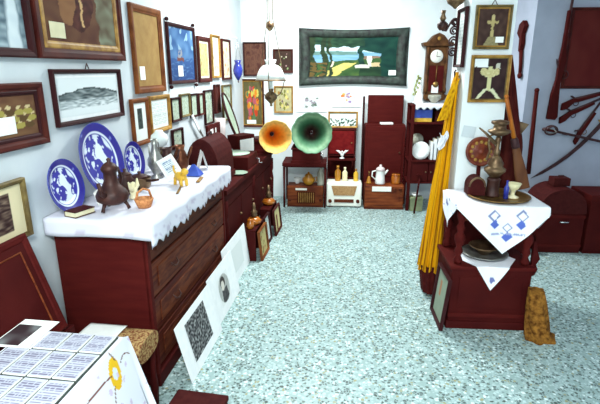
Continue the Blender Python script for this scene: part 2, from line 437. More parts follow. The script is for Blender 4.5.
wall_pic('narrow tan framed print of a dark upright figure above the silver jug', 3.10, 1.135, 3.35, 1.455, .03, 'frame_tan', lambda u, v: mix3((24, 30, 30), (96, 104, 98), nz(u, v, 14)) if abs(u - .5) < .2 and .3 < v < .85 else (232, 238, 232))
wall_pic('gilt framed pale document hanging above the copper jug', 3.37, 1.185, 3.73, 1.46, .032, 'frame_gold', f_doc(3, ink=(186, 196, 192)))
small = [
    ('thin dark framed print just beside the gilt framed document', 3.76, 1.23, 3.95, 1.425, 'frame_black'),
    ('small grey print second after the gilt framed document', 3.965, 1.25, 4.18, 1.445, 'frame_olive'),
    ('small grey print above the slanting white knife handle', 4.20, 1.225, 4.38, 1.435, 'frame_black'),
    ('very narrow grey print just before the taller dark framed one', 4.41, 1.225, 4.55, 1.43, 'frame_brown'),
    ('taller dark framed grey print at the far end of the small row', 4.575, 1.115, 4.825, 1.45, 'frame_black'),
    ('dark brown unglazed panel hanging just above the pinkish vase', 4.90, 1.20, 5.07, 1.495, 'frame_brown'),
    ('pale framed print behind the oval picture near the corner', 5.18, 1.09, 5.51, 1.48, 'frame_olive'),
    ('small dark framed green print hanging low above the black sewing case', 3.745, 1.01, 3.965, 1.17, 'frame_black')]
for i, (lb, s0, z0, s1, z1, fm) in enumerate(small):
    fn = f_noise([(70, 32, 30), (96, 50, 44)], 6) if i == 5 else f_green(i * 3.1)
    wall_pic(lb, s0, z0, s1, z1, .016, fm, fn, group='small prints on the long wall')
# knife with pale handle on the wall
t = thing('knife', 'pale slanting knife hung on the wall under the small prints', 'knife', L(4.28, .03, 1.09), (0, 0, FACE))
MB().prism([(-.16, .16), (-.13, .17), (.02, .03), (0, .0)], -.006, .004).build('handle', 'mount', t, .002)
MB().prism([(0, .0), (.02, .03), (.10, -.04), (.13, -.085)], -.004, .0).build('blade', 'silver', t)

# back wall pictures
back_pic('dark brown picture hanging behind the chains of the white shaded lamp', -.964, 1.565, .289, .405, .018, 'frame_black', f_noise([(74, 40, 36), (110, 74, 60), (84, 52, 44)], 5, 2))
back_pic('small dark embroidered flower picture above the gilt flower picture', -.609, 1.602, .249, .285, .02, 'frame_brown', f_floral((74, 54, 46), [(206, 196, 170), (190, 150, 150), (140, 160, 110)], 9, 4, .05))
back_pic('tall floral picture in dark frame with a white tag at its foot', -1.005, .928, .296, .601, .022, 'frame_brown', f_floral((110, 100, 64), [(196, 70, 40), (214, 130, 44), (206, 190, 90), (90, 120, 80), (180, 90, 100)], 46, 9, .075), inner=.012, card=(-.02, .04, .12, .05))
back_pic('gilt framed flower picture half behind the brass lamp bowl', -.607, 1.109, .242, .335, .02, 'frame_gold', f_floral((206, 196, 150), [(120, 120, 60), (160, 120, 60), (216, 200, 120), (110, 90, 90)], 26, 5, .07))
# big landscape in a bowed frame
t = thing('framed_picture', 'large landscape painting in a bowed dark green frame', 'picture', (.256, 6.045, 1.446))
def bow(u, v, w, h, q):
    x = (u - .5) * w; z = v * h
    x *= 1 - q * math.sin(v * PI) / w
    z = h / 2 + (z - h / 2) * (1 - .7 * q * math.sin(u * PI) / h)
    return x, z
W5, H5 = 1.335, .685
def bowframe(u, v):
    # u round the frame, v across the moulding
    k = int(u * 4 - 1e-9) if u < 1 else 3; f = u * 4 - k
    cr = [(0, 0), (1, 0), (1, 1), (0, 1), (0, 0)]
    a = cr[k]; b = cr[k + 1]
    uu = lerp(a[0], b[0], f); vv = lerp(a[1], b[1], f)
    m = [(0, 0), (0, -.03), (.35, -.045), (.75, -.03), (1, -.012), (1, 0)][int(round(v * 5))]
    uu = lerp(uu, .085 + uu * .83 if True else 0, m[0]); vv = lerp(vv, .155 + vv * .70, m[0])
    x, z = bow(uu, vv, W5, H5, .07)
    return (x, m[1], z)
MB().grid(64, 5, bowframe).build('frame', 'frame_green', t)
mb = MB().grid(160, 96, lambda u, v: (*[(x, -.008, z) for x, z in [bow(.08 + u * .84, .15 + v * .71, W5, H5, .07)]][0],), smooth=False)
pts = {}
mb2 = MB(); mb2.v = [Vector(p) for p in mb.v]; mb2.f = mb.f; mb2.s = mb.s
uvs = {(round(p.x, 5), round(p.z, 5)): ((i % 161) / 160, (i // 161) / 96) for i, p in enumerate(mb2.v)}
mb2.build('picture', 'paint', t, paint=lambda p: f_painting_w(*uvs.get((round(p.x, 5), round(p.z, 5)), (.5, .5))))
MB().prism([bow(u_, 0, W5, H5, .07) for u_ in [i / 20 for i in range(21)]] + [bow(u_, 1, W5, H5, .07) for u_ in [1 - i / 20 for i in range(21)]], -.004, 0).build('backing', 'frame_green', t)
MB().box(.44, -.014, .13, .53, -.011, .19).build('card_tag', 'tag', t)['label'] = 'small white card stuck on the painting'

def flower_sheet(label, xc, z0, w, h, k, cols):
    t = thing('flower_print', label, 'print', (xc, 6.045, z0))
    MB().box(-w / 2, -.006, 0, w / 2, 0, h).build('sheet', 'mount', t)
    art_obj(t, w * .62, h * .7, f_floral((236, 238, 240), cols, 14, k, .085), -.0075, 0, h * .16)
flower_sheet('white card with a grey green flower sprig under the large painting', -.252, 1.124, .39, .245, 11, [(120, 132, 124), (150, 140, 150), (96, 112, 100)])
flower_sheet('white card with an orange flower under the large painting', .188, 1.189, .36, .22, 13, [(220, 120, 60), (196, 160, 150), (150, 120, 170), (226, 170, 90)])

# ------------------------------------------------------------------ chest of drawers
CH = .94; CL = 1.30
ch = thing('chest_of_drawers', 'long dark wooden chest of drawers under a white lace cloth', 'chest of drawers', L(2.13, 0, 0), (0, 0, SK))
m = MB(); m.box(.02, .0, .08, .50, .03, .90).box(.02, CL - .03, .08, .50, CL, .90).box(.02, .03, .08, .04, CL - .03, .90).box(.04, .03, .08, .50, CL - .03, .10)
m.box(.46, .03, .10, .485, CL - .03, .90)
m.build('carcass', 'dark', ch, .004)
MB().box(.005, -.02, .90, .545, CL + .02, CH).build('top', 'dark', ch, .006)
MB().box(.03, .005, 0, .515, CL - .005, .08).build('plinth', 'darkest', ch, .004)
for k, (z0, z1) in enumerate(((.11, .30), (.315, .50), (.515, .70), (.715, .885))):
    d = MB().box(.485, .035, z0, .505, CL - .035, z1)
    d.build('drawer', 'brown', ch, .004)
    dr = C.objects[-1]
    MB().box(.505, .10, z0 + .035, .511, CL - .10, z1 - .035).build('panel', 'brown_h', dr, .003)
    for yy in (.3, CL - .3):
        MB().tube([(.508, yy - .04, (z0 + z1) / 2 + .01), (.526, yy - .03, (z0 + z1) / 2 - .012), (.53, yy, (z0 + z1) / 2 - .018), (.526, yy + .03, (z0 + z1) / 2 - .012), (.508, yy + .04, (z0 + z1) / 2 + .01)], .004, 6).build('handle', 'bronze', dr)
MB().box(.485, 0, .08, .51, .035, .90).build('corner_post', 'dark', ch, .004)
MB().box(.485, CL - .035, .08, .51, CL, .90).build('corner_post', 'dark', ch, .004)

def edge_cloth(name, label, cat, x0, x1, y0, y1, z, drop_x, drop_y0, loc, rotz, scallop=.05, step=.11):
    """cloth on a chest: hangs over the x1 side and the y0 end"""
    def fn(u, v):
        tx = u * (x1 - x0 + drop_x); ty = v * (y1 - y0 + drop_y0) - drop_y0
        zz = z + .003 * math.sin(9 * u + 7 * v); x = x0 + tx; y = y0 + ty
        dz = 0
        if x > x1:
            e = x - x1
            sc = 1 - scallop / drop_x * (0.5 + .5 * math.sin(y / step * 2 * PI)) * (e / drop_x)
            x = x1 + .012 + .008 * math.sin(y * 22); dz = e * sc * (.82 + .36 * nz(y, 0, 5, 2))
        if y < y0:
            e = y0 - y
            y = y0 - .012 - .004 * math.sin(x * 25); dz = max(dz, e * (1 + .08 * math.sin(x * 14)))
        return (x, y, zz - dz)
    return fn
def chest_paint(p):
    col = (226, 224, 236)
    if p.z < CH - .03 and nz(p.y, p.z, 26) > .6: col = (200, 192, 212)
    return col
cm = MB().grid(40, 70, edge_cloth('', '', '', .004, .555, -.025, CL + .02, CH + .006, .125, .085, None, 0, .03, .07))
o = cm.build('tablecloth', 'clothp', None, solid=.003, paint=chest_paint)
place(o, L(2.13, 0, 0), (0, 0, SK)); tag(o, 'white lace edged cloth covering the long chest of drawers', 'cloth')
TZ = CH + .010

# blue and white plates
def plate_paint(R, rimw=.22):
    def f(p):
        r = math.hypot(p.x, p.y) / R
        if r > .97: return (60, 70, 160)
        if r > 1 - rimw:
            return (50, 44, 140) if (nz(p.x, p.y, 30 / R * .12) > .30) else (120, 130, 200)
        if r > 1 - rimw - .07: return (226, 234, 246)
        if r > 1 - rimw - .10: return (60, 66, 160)
        t = nz(p.x, p.y, 1.1 / R * 2.2, 3)
        if t > .52 or nz(p.x, p.y, 8 / R, 7) > .66: return (226, 236, 248)
        return (58, 56, 156)
    return f
def plate(label, R, s, n, lean, rz=0.0):
    prof = [(.001, .006), (R * .62, .006), (R * .68, .012), (R * .98, .028), (R, .031), (R, .026), (R * .66, .004), (R * .6, 0), (.001, 0)]
    pr = []
    for i in range(24): pr.append((.001 + R * .62 * i / 24, .006))
    for i in range(14): pr.append((R * (.62 + .37 * i / 13), .008 + .022 * i / 13))
    pr += [(R, .031), (R * .995, .026), (R * .62, 0.0), (.001, 0)]
    o = MB().lathe(pr, 72).build('plate', 'glaze', None, paint=plate_paint(R))
    # disc axis z -> facing out of the wall, leaning back
    o.matrix_world = Matrix.Translation(L(s, n, TZ + R * math.cos(lean))) @ Matrix.Rotation(FACE + rz, 4, 'Z') @ Matrix.Rotation(PI / 2 - lean, 4, 'X')
    return tag(o, label, 'plate', 'blue and white plates on the chest')
plate('medium blue and white plate leaning behind the small dark book', .136, 2.20, .055, .2)
plate('largest blue and white plate, leaning behind the dark bronze ewer', .208, 2.545, .06, .22)
plate('smallest blue and white plate standing next to the silver jug', .125, 2.93, .05, .15)

# things on the chest
def lathe_thing(name, label, cat, prof, m, loc, rot=(0, 0, 0), group=None, seg=24, extra=None, part='body'):
    if not extra:
        o = MB().lathe(prof, seg).build(name, m); place(o, loc, rot); return tag(o, label, cat, group)
    t = thing(name, label, cat, loc, rot, group)
    MB().lathe(prof, seg).build(part, m, t)
    for nm, mb, mm in extra: mb.build(nm, mm, t)
    return t
t = thing('book', 'small dark book with pale pages lying at the chest corner', 'book', L(2.17, .155, TZ), (0, 0, SK - .3))
MB().box(-.036, -.058, .004, .034, .058, .026).build('pages', 'cream', t)
MB().box(-.038, -.06, 0, .038, .06, .004).box(-.038, -.06, .026, .038, .06, .030).box(-.040, -.06, 0, -.036, .06, .030).build('cover', 'leather', t, .001)
t = thing('card', 'plain white card standing between the book and the ewer', 'card', L(2.37, .15, TZ), (-.25, 0, FACE + .3))
MB().box(-.055, -.001, 0, .03, .001, .075).build('card_face', 'tag', t)
# ewer
ew = thing('ewer', 'tall dark bronze ewer on small feet before the blue plates', 'ewer', L(2.285, .27, TZ), (0, 0, SK))
MB().lathe([(.001, .03), (.05, .03), (.078, .05), (.082, .075), (.07, .10), (.045, .125), (.034, .15), (.032, .19), (.042, .205), (.044, .215), (.03, .235), (.008, .25), (.012, .262), (.001, .27)], 28).build('body', 'bronze', ew)
for k in range(3):
    a = k * 2 * PI / 3 + .3
    MB().tube([(.055 * math.cos(a), .055 * math.sin(a), .045), (.07 * math.cos(a), .07 * math.sin(a), .02), (.078 * math.cos(a), .078 * math.sin(a), 0)], [.012, .008, .01], 8).build('foot', 'bronze', ew)
MB().tube([(0, .03, .2), (0, .08, .2), (0, .105, .15), (0, .078, .08)], .008, 8).build('handle', 'bronze', ew)
MB().tube([(0, -.06, .08), (0, -.10, .11), (0, -.115, .16)], [.018, .012, .009], 8).build('spout', 'bronze', ew)
lathe_thing('jar', 'squat dark bronze jar half hidden behind the ewer', 'jar', [(.001, 0), (.036, 0), (.056, .03), (.06, .07), (.035, .1), (.04, .112), (.001, .112)], 'bronze', L(2.585, .185, TZ), extra=[('lid', MB().lathe([(.04, .112), (.025, .125), (.006, .13), (.01, .145), (.001, .15)]), 'bronze')])
# figurine
fg = thing('figurine', 'small cream figurine with raised wings behind the wicker basket', 'figurine', L(2.49, .28, TZ), (0, 0, SK))
MB().lathe([(.001, 0), (.026, 0), (.028, .01), (.018, .02), (.022, .04), (.016, .06), (.010, .066), (.015, .078), (.012, .092), (.001, .097)], 16).build('body', 'creamc', fg)
for s_ in (-1, 1):
    MB().tube([(0, s_ * .012, .045), (.006, s_ * .04, .07), (0, s_ * .05, .105)], [.012, .012, .004], 8).build('wing', 'creamc', fg)
# wicker basket
wb = thing('basket', 'small orange wicker basket at the front edge of the lace cloth', 'basket', L(2.335, .415, TZ), (0, 0, SK - .5))
MB().lathe([(.001, 0), (.034, 0), (.05, .045), (.046, .05), (.03, .008), (.001, .006)], 20).build('bowl', 'wicker', wb)
MB().tube([(0, -.047, .045), (0, -.035, .085), (0, 0, .1), (0, .035, .085), (0, .047, .045)], .006, 8).build('handle', 'wicker', wb)
# low dark pan
lathe_thing('pan', 'low dark pan with knob lid beside the leaning leaflet', 'pan', [(.001, 0), (.055, 0), (.065, .02), (.065, .06), (.068, .065), (.001, .065)], 'brass_dull', L(2.73, .20, TZ), (0, 0, 1.1), extra=[('lid', MB().lathe([(.064, .065), (.04, .08), (.008, .085), (.012, .1), (.001, .105)]), 'bronze'), ('handle', MB().tube([(0, -.06, .05), (.0, -.12, .06), (0, -.16, .07)], .008, 8), 'bronze')])
# silver jug
sj = thing('jug', 'slender silver jug next to the smallest blue plate', 'jug', L(2.99, .19, TZ), (0, 0, SK))
MB().lathe([(.001, 0), (.04, 0), (.043, .008), (.02, .025), (.03, .05), (.052, .09), (.05, .13), (.024, .18), (.017, .22), (.024, .26), (.022, .26), (.013, .22), (.001, .2)], 28).build('body', 'silver', sj)
MB().tube([(0, .02, .24), (0, .06, .23), (0, .075, .17), (0, .048, .11)], .005, 8).build('handle', 'silver', sj)
MB().tube([(0, -.04, .11), (0, -.075, .17), (0, -.085, .23)], [.012, .007, .005], 8).build('spout', 'silver', sj)
# oil lamp with globe
ol = thing('oil_lamp', 'oil lamp with white glass globe between the jugs on the chest', 'lamp', L(3.25, .11, TZ), (0, 0, SK))
MB().lathe([(.001, 0), (.045, 0), (.045, .012), (.015, .03), (.015, .08), (.035, .105), (.035, .135), (.018, .15), (.02, .165), (.001, .165)]).build('base', 'brass_dull', ol)
MB().lathe([(.02, .165), (.045, .18), (.062, .215), (.055, .25), (.03, .272), (.025, .285), (.02, .285)]).build('globe', 'opal', ol)
# dark jugs
def jug(label, s, n, sc, m):
    t = thing('jug', label, 'jug', L(s, n, TZ), (0, 0, SK + 1.57))
    MB().lathe([(.001, 0), (.04 * sc, 0), (.062 * sc, .04 * sc), (.066 * sc, .09 * sc), (.045 * sc, .14 * sc), (.032 * sc, .165 * sc), (.042 * sc, .2 * sc), (.038 * sc, .2 * sc), (.026 * sc, .165 * sc), (.001, .15 * sc)]).build('body', m, t)
    MB().tube([(0, .035 * sc, .19 * sc), (0, .085 * sc, .18 * sc), (0, .095 * sc, .12 * sc), (0, .062 * sc, .07 * sc)], .007 * sc, 8).build('handle', m, t)
    MB().tube([(0, -.055 * sc, .09 * sc), (0, -.085 * sc, .14 * sc), (0, -.10 * sc, .19 * sc)], [.014 * sc, .009 * sc, .007 * sc], 8).build('spout', m, t)
jug('dark bronze jug standing just before the white globe lamp', 3.135, .21, .9, 'bronze')
jug('copper jug with a warm glint under the gilt framed document', 3.265, .25, .9, 'copper')
# leaflet
lf = thing('leaflet', 'white printed leaflet propped aslant before the copper jug', 'leaflet', L(2.88, .37, TZ + .036), (-.5, -.45, .5))
MB().box(-.055, -.002, 0, .055, 0, .15).build('leaflet_sheet', 'tag', lf)
art_obj(lf, .08, .1, f_doc(2, (226, 234, 240), (96, 130, 170)), -.0035, 0, .03, res=.004)
MB().tube([(0, .001, .14), (0, .075, .0)], .003, 6).build('prop', 'tag', lf)
yf = thing('figurine', 'small yellow animal figurine before the blue pyramid', 'figurine', L(2.83, .42, TZ), (0, 0, SK + .9))
yf.scale = (1.6, 1.6, 1.5)
MB().ball(0, 0, .036, .02, .034, .02).ball(0, -.035, .062, .014, .016, .014).tube([(0, -.02, .045), (0, -.034, .06)], .012, 8).build('body', 'yellow', yf)
for sx in (-1, 1):
    for sy in (-1, 1): MB().tube([(sx * .011, sy * .022, .03), (sx * .012, sy * .024, 0)], .007, 6).build('leg', 'yellow', yf)
MB().tube([(0, .033, .04), (0, .05, .055), (0, .05, .075)], .004, 6).build('tail', 'yellow', yf)
bp = MB().add([(-.055, -.05, 0), (.055, -.05, 0), (.055, .05, 0), (-.055, .05, 0), (-.01, 0, .075), (.01, 0, .075)], [(3, 2, 1, 0), (0, 1, 5, 4), (1, 2, 5), (2, 3, 4, 5), (3, 0, 4)]).build('paperweight', 'bluebox', None, .003)
place(bp, L(3.12, .40, TZ), (0, 0, SK)); tag(bp, 'blue pyramid shaped paperweight near the far end of the cloth', 'paperweight')
kn = thing('paper_knife', 'thin brass paper knife lying beside the yellow figurine', 'knife', L(2.70, .46, TZ), (0, 0, SK + .25))
MB().box(-.007, -.09, 0, .007, .03, .004).build('blade', 'brass', kn)
MB().tube([(0, .03, .004), (0, .08, .004)], .006, 8).build('handle', 'brass', kn)
kn = MB().box(-.012, -.07, 0, .012, .07, .006).build('ruler', 'frame_gold', None, .001)
place(kn, L(2.98, .49, TZ), (0, 0, SK + .15)); tag(kn, 'short yellow ruler lying before the blue pyramid', 'ruler')
fc = thing('folded_card', 'white folded card standing at the far end of the lace cloth', 'card', L(3.34, .40, TZ), (0, 0, FACE + .5))
MB().add([(-.06, -.02, 0), (.06, -.02, 0), (.06, .015, .13), (-.06, .015, .13), (.06, .05, 0), (-.06, .05, 0)], [(0, 1, 2, 3), (3, 2, 4, 5)]).build('card_face', 'tag', fc, solid=.002)

# ------------------------------------------------------------------ dark table with gramophone things beyond the chest
T2 = .75
tb = thing('table', 'long dark table beyond the chest carrying a gramophone', 'table', L(3.47, 0, 0), (0, 0, SK))
TL = 1.98
MB().box(.06, 0, T2 - .04, .52, TL, T2).build('tabletop', 'darkest', tb, .004)
MB().box(.09, .04, T2 - .16, .49, TL - .04, T2 - .04).build('apron', 'darkest', tb, .003)
for yy in (.06, TL / 2, TL - .06):
    for xx in (.10, .48):
        MB().lathe([(.02, 0), (.026, .03), (.016, .06), (.024, .2), (.03, .42), (.018, .5), (.028, .53), (.028, T2 - .1)], 12, Matrix.Translation((xx, yy, 0))).build('leg', 'darkest', tb)
MB().box(.10, .06, .12, .36, TL - .06, .14).build('lower_shelf', 'darkest', tb, .003)
MB().box(.08, .02, .14, .10, TL - .02, T2 - .1).build('back_panel', 'darkest', tb)
for k in range(4):
    MB().box(.470, .09 + k * .455, .15, .485, .09 + k * .455 + .44, T2 - .17).build('door', 'darkest', tb, .004)
    MB().ball(.492, .49 + k * .455, .42, .012).build('knob', 'brass_dull', C.objects[-1])
# sewing machine case (domed)
sc_ = thing('sewing_machine_case', 'black domed sewing machine case behind the chest end', 'case', L(3.78, .30, T2), (0, 0, SK))
MB().box(-.14, -.24, 0, .14, .24, .06).build('base', 'darkest', sc_, .005)
prof = [(-.13, .06)] + [(-.13 * math.cos(PI * k / 12), .16 + .22 * math.sin(PI * k / 12)) for k in range(13)] + [(.13, .06)]
MB().prism(prof, -.22, .22).build('dome', 'leather', sc_, .006)
MB().tube([(0, -.05, .375), (0, -.045, .405), (0, .045, .405), (0, .05, .375)], .007, 8).build('handle', 'iron', sc_)
# record player with raised lid
gp = thing('gramophone', 'open portable gramophone with raised dark lid and pale disc', 'gramophone', L(4.42, .30, T2), (0, 0, SK))
MB().box(-.17, -.19, 0, .20, .19, .12).build('case', 'darkest', gp, .006)
MB().box(-.19, -.19, .12, -.165, .19, .40, Matrix.Translation((0, 0, 0))).build('lid', 'darkest', gp, .006)
MB().lathe([(.001, .122), (.15, .122), (.152, .126), (.15, .13), (.001, .13)], 36, Matrix.Translation((.02, 0, 0))).build('turntable', 'mirror', gp)
MB().tube([(-.12, .14, .12), (-.12, .14, .17), (-.08, .10, .175), (-.01, .03, .15)], .008, 8).build('tone_arm', 'chrome', gp)
MB().box(-.164, -.13, .2, -.160, -.05, .36).box(-.164, .02, .16, -.160, .04, .36).build('lid_card', 'tag', gp)
MB().tube([(.20, .1, .06), (.24, .1, .06), (.24, .1, .02), (.27, .1, .02)], .005, 6).build('crank', 'chrome', gp)
# white square box with window on the table near the corner
bx = thing('picture_box', 'dark box with a square white front near the room corner', 'box', L(4.82, .27, T2), (0, 0, SK - .5))
MB().box(-.06, -.12, 0, .10, .12, .25).build('body', 'darkest', bx, .004)
MB().box(.10, -.10, .06, .104, .10, .21).build('white_front', 'tag', bx)
dsh = lathe_thing('dish', 'pale shallow dish on the dark table before the gramophone', 'dish', [(.001, 0), (.03, 0), (.08, .018), (.078, .021), (.03, .005), (.001, .005)], 'mirror', L(4.05, .46, T2))
# pinkish vase and oval picture
lathe_thing('vase', 'tall pinkish white vase on the dark table by the wall', 'vase', [(.001, 0), (.045, 0), (.05, .02), (.042, .12), (.05, .3), (.055, .42), (.045, .42), (.038, .3), (.001, .28)], 'pink', L(4.72, .10, T2))
ov = thing('oval_picture', 'oval dark rimmed picture leaning out from the wall above the vase', 'picture', L(5.0, .04, .93), (0, 0, FACE))
Tt = Matrix.Translation((0, -.095, .235)) @ Matrix.Rotation(-.32, 4, 'X')
ov_seg = 48
rim = [(.11 * math.cos(2 * PI * k / ov_seg), 0, .25 * math.sin(2 * PI * k / ov_seg)) for k in range(ov_seg + 1)]
MB().tube(rim, .014, 8, Tt).build('rim', 'frame_black', ov)
MB().add([(0, 0, 0)] + [(.105 * math.cos(2 * PI * k / ov_seg), 0, .245 * math.sin(2 * PI * k / ov_seg)) for k in range(ov_seg)], [(0, k + 1, (k + 1) % ov_seg + 1) for k in range(ov_seg)], Tt).build('picture', 'mirror', ov, solid=.004)

# ------------------------------------------------------------------ horn gramophones
def horn_gram(label, mouth, R, mouth_dir, cols, loc, box, m_box, boxlabel=None, petals=10):
    t = thing('gramophone', label, 'gramophone', loc)
    lx, ly, lz = loc
    bw, bd, bh = box
    MB().box(-bw / 2, -bd / 2, 0, bw / 2, bd / 2, bh).box(-bw / 2 - .015, -bd / 2 - .015, 0, bw / 2 + .015, bd / 2 + .015, .03).box(-bw / 2 - .012, -bd / 2 - .012, bh - .02, bw / 2 + .012, bd / 2 + .012, bh).build('case', m_box, t, .004)
    MB().lathe([(.001, bh), (.12, bh), (.12, bh + .012), (.001, bh + .012)], 32).build('turntable', 'iron', t)
    mo = Vector(mouth) - Vector(loc)
    d = Vector(mouth_dir).normalized()
    # horn: small end behind, flaring towards the mouth
    Lh = .30
    pr = []
    n = 26
    for i in range(n + 1):
        q = i / n
        r = .024 + (R - .024) * (q ** 2.0 * .55 + .45 * q)
        pr.append((r, -Lh * (1 - q) + (.0 if q < .93 else -.06 * (q - .93) * R)))
    rip = lambda a, i: 1 + .03 * (i / n) ** 2 * abs(math.sin(a * petals / 2)) * 1.3 - .02 * (i / n) ** 2
    z = d; x = Vector((1, 0, 0)); x = (x - z * x.dot(z)).normalized(); y = z.cross(x)
    T = Matrix((x, y, z)).transposed().to_4x4(); T.translation = mo
    vs = MB()
    seg = 60
    vv = []; ff = []
    for i, (r, zz) in enumerate(pr):
        for k in range(seg):
            a = 2 * PI * k / seg; rr = r * rip(a, i)
            vv.append((rr * math.cos(a), rr * math.sin(a), zz))
    for i in range(n):
        for k in range(seg):
            ff.append((i * seg + k, i * seg + (k + 1) % seg, (i + 1) * seg + (k + 1) % seg, (i + 1) * seg + k))
    vs.add(vv, ff, T, True)
    Ti = T.inverted()
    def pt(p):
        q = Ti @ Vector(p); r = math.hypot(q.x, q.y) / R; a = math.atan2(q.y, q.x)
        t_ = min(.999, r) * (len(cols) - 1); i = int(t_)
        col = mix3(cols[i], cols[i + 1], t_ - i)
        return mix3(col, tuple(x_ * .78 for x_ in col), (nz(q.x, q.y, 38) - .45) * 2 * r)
    vs.build('horn', 'horn', t, solid=.004, paint=pt)
    MB().tube([mo - d * Lh, mo - d * (Lh + .06), Vector((mo.x * .4, .12, mo.z - .08)), Vector((0, .14, bh + .1)), Vector((0, .14, bh + .0))], [.022, .022, .02, .018, .018], 10).build('elbow', 'iron', t)
    MB().tube([(0, .12, bh + .07), (0, .05, bh + .06), (0, -.03, bh + .03)], .008, 8).build('tone_arm', 'chrome', t)
    MB().tube([(bw / 2, 0, bh * .5), (bw / 2 + .03, 0, bh * .5), (bw / 2 + .03, -.0, bh * .5 - .06), (bw / 2 + .06, 0, bh * .5 - .06)], .006, 6).build('crank', 'chrome', t)
    return t
oc = [(150, 56, 16), (226, 110, 16), (240, 136, 30), (244, 158, 60), (244, 186, 96), (240, 200, 116)]  # throat shading put into the orange, running to a yellowish rim
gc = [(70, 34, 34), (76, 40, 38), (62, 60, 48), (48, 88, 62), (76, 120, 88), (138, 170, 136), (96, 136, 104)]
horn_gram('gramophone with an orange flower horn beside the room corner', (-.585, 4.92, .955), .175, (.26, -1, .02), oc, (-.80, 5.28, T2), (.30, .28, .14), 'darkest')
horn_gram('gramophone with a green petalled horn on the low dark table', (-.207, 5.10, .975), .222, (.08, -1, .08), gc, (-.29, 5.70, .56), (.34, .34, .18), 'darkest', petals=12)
# low dark table under the green horn
tb = thing('low_table', 'low dark table holding the green horn gramophone', 'table', (-.31, 5.73, 0))
MB().box(-.27, -.22, .52, .266, .22, .56).build('tabletop', 'darkest', tb, .004)
MB().box(-.26, -.20, .505, .26, .20, .52).build('apron', 'darkest', tb)
for sx in (-.25, .251):
    for sy in (-.19, .19): MB().lathe([(.012, 0), (.014, .1), (.011, .2), (.014, .505)], 10, Matrix.Translation((sx, sy, 0))).build('leg', 'darkest', tb)

# ------------------------------------------------------------------ sheets leaning at the foot of the chest
def leaning_print(label, s0, s1, n0, h, lean, pw, ph, px, pz, fn, name='print'):
    t = thing(name, label, 'print', L((s0 + s1) / 2, n0, 0), (-lean, 0, FACE))
    w = s1 - s0
    MB().box(-w / 2, -.005, 0, w / 2, 0, h).build('sheet', 'mount', t)
    art_obj(t, pw, ph, fn, -.0065, px, pz)
    return t
def f_grain(u, v): return mix3((34, 34, 38), (206, 208, 206), (nz(u, v, 17) - .3) * 1.7)
def f_portrait(u, v):
    r = (u - .5) ** 2 / .25 + (v - .5) ** 2 / .25
    if r > 1: return (236, 238, 238)
    if (u - .42) ** 2 / .02 + (v - .62) ** 2 / .03 < 1: return (222, 216, 206)
    if v < .5 and (u - .5) ** 2 < .1 * (1 - v): return mix3((40, 40, 46), (110, 106, 104), nz(u, v, 10))
    if (u - .45) ** 2 / .05 + (v - .72) ** 2 / .05 < 1: return (70, 62, 60)
    return mix3((196, 196, 192), (160, 162, 160), nz(u, v, 6))
leaning_print('large white mounted print of dark foliage leaning nearest the chest corner', 2.185, 2.735, .668, .335, .24, .30, .235, -.02, .06, f_grain)
leaning_print('white mounted oval portrait leaning second along the chest', 2.76, 3.31, .636, .335, .2, .22, .2, -.02, .065, f_portrait)
leaning_print('blank looking white mounted sheet leaning beyond the portrait', 3.2, 3.865, .578, .36, .12, .3, .2, .02, .08, lambda u, v: (228, 232, 232))
# small crates with framed pictures and amber lamps
def crate(label, s0, s1, n0, n1, h):
    t = thing('crate', label, 'crate', L((s0 + s1) / 2, 0, 0), (0, 0, SK)); w = s1 - s0
    MB().box(n0, -w / 2, h - .02, n1, w / 2, h).build('top', 'darkest', t, .003)
    for yy in (-w / 2, w / 2 - .02): MB().box(n0, yy, 0, n1, yy + .02, h - .02).build('side', 'darkest', t)
    MB().box(n0, -w / 2 + .02, .0, n0 + .02, w / 2 - .02, h - .02).build('back', 'darkest', t)
crate('dark wooden crate under the nearer amber lamp', 3.88, 4.22, .535, .635, .29)
crate('dark wooden crate under the farther amber lamp', 4.52, 4.88, .535, .64, .29)
framed('beige floral picture leaning on the crate of the nearer amber lamp', .30, .27, .02, 'frame_tan', f_floral((206, 190, 130), [(150, 90, 50), (110, 110, 60)], 10, 21, .07), L(4.04, .675, 0), (-.1, 0, FACE))
framed('narrow dark framed white print leaning between the two crates', .22, .28, .02, 'frame_black', f_doc(9), L(4.37, .645, 0), (-.1, 0, FACE))
framed('beige figure picture leaning on the crate of the farther amber lamp', .32, .27, .02, 'frame_brown', lambda u, v: (110, 60, 40) if abs(u - .5) < .12 and v < .7 else (214, 200, 146), L(4.70, .68, 0), (-.1, 0, FACE))
def amber_lamp(label, s, n, z, sc=1.0):
    t = thing('oil_lamp', label, 'lamp', L(s, n, z), (0, 0, 0))
    MB().lathe([(.001, 0), (.04 * sc, 0), (.062 * sc, .02 * sc), (.066 * sc, .04 * sc), (.045 * sc, .062 * sc), (.022 * sc, .07 * sc), (.001, .07 * sc)]).build('reservoir', 'amber', t)
    MB().lathe([(.024 * sc, .07 * sc), (.03 * sc, .085 * sc), (.022 * sc, .1 * sc), (.032 * sc, .115 * sc), (.02 * sc, .13 * sc), (.014 * sc, .15 * sc), (.018 * sc, .17 * sc), (.008 * sc, .2 * sc), (.001, .2 * sc)], 16).build('burner', 'brass_dull', t)
amber_lamp('amber glass oil lamp on the nearer dark crate', 4.06, .585, .29)
amber_lamp('amber glass oil lamp on the farther dark crate', 4.70, .59, .29, 1.05)
lathe_thing('jar', 'small orange jar at the near edge of the nearer crate', 'jar', [(.001, 0), (.025, 0), (.036, .03), (.03, .06), (.02, .07), (.024, .085), (.001, .085)], 'amber', L(3.93, .58, .29))

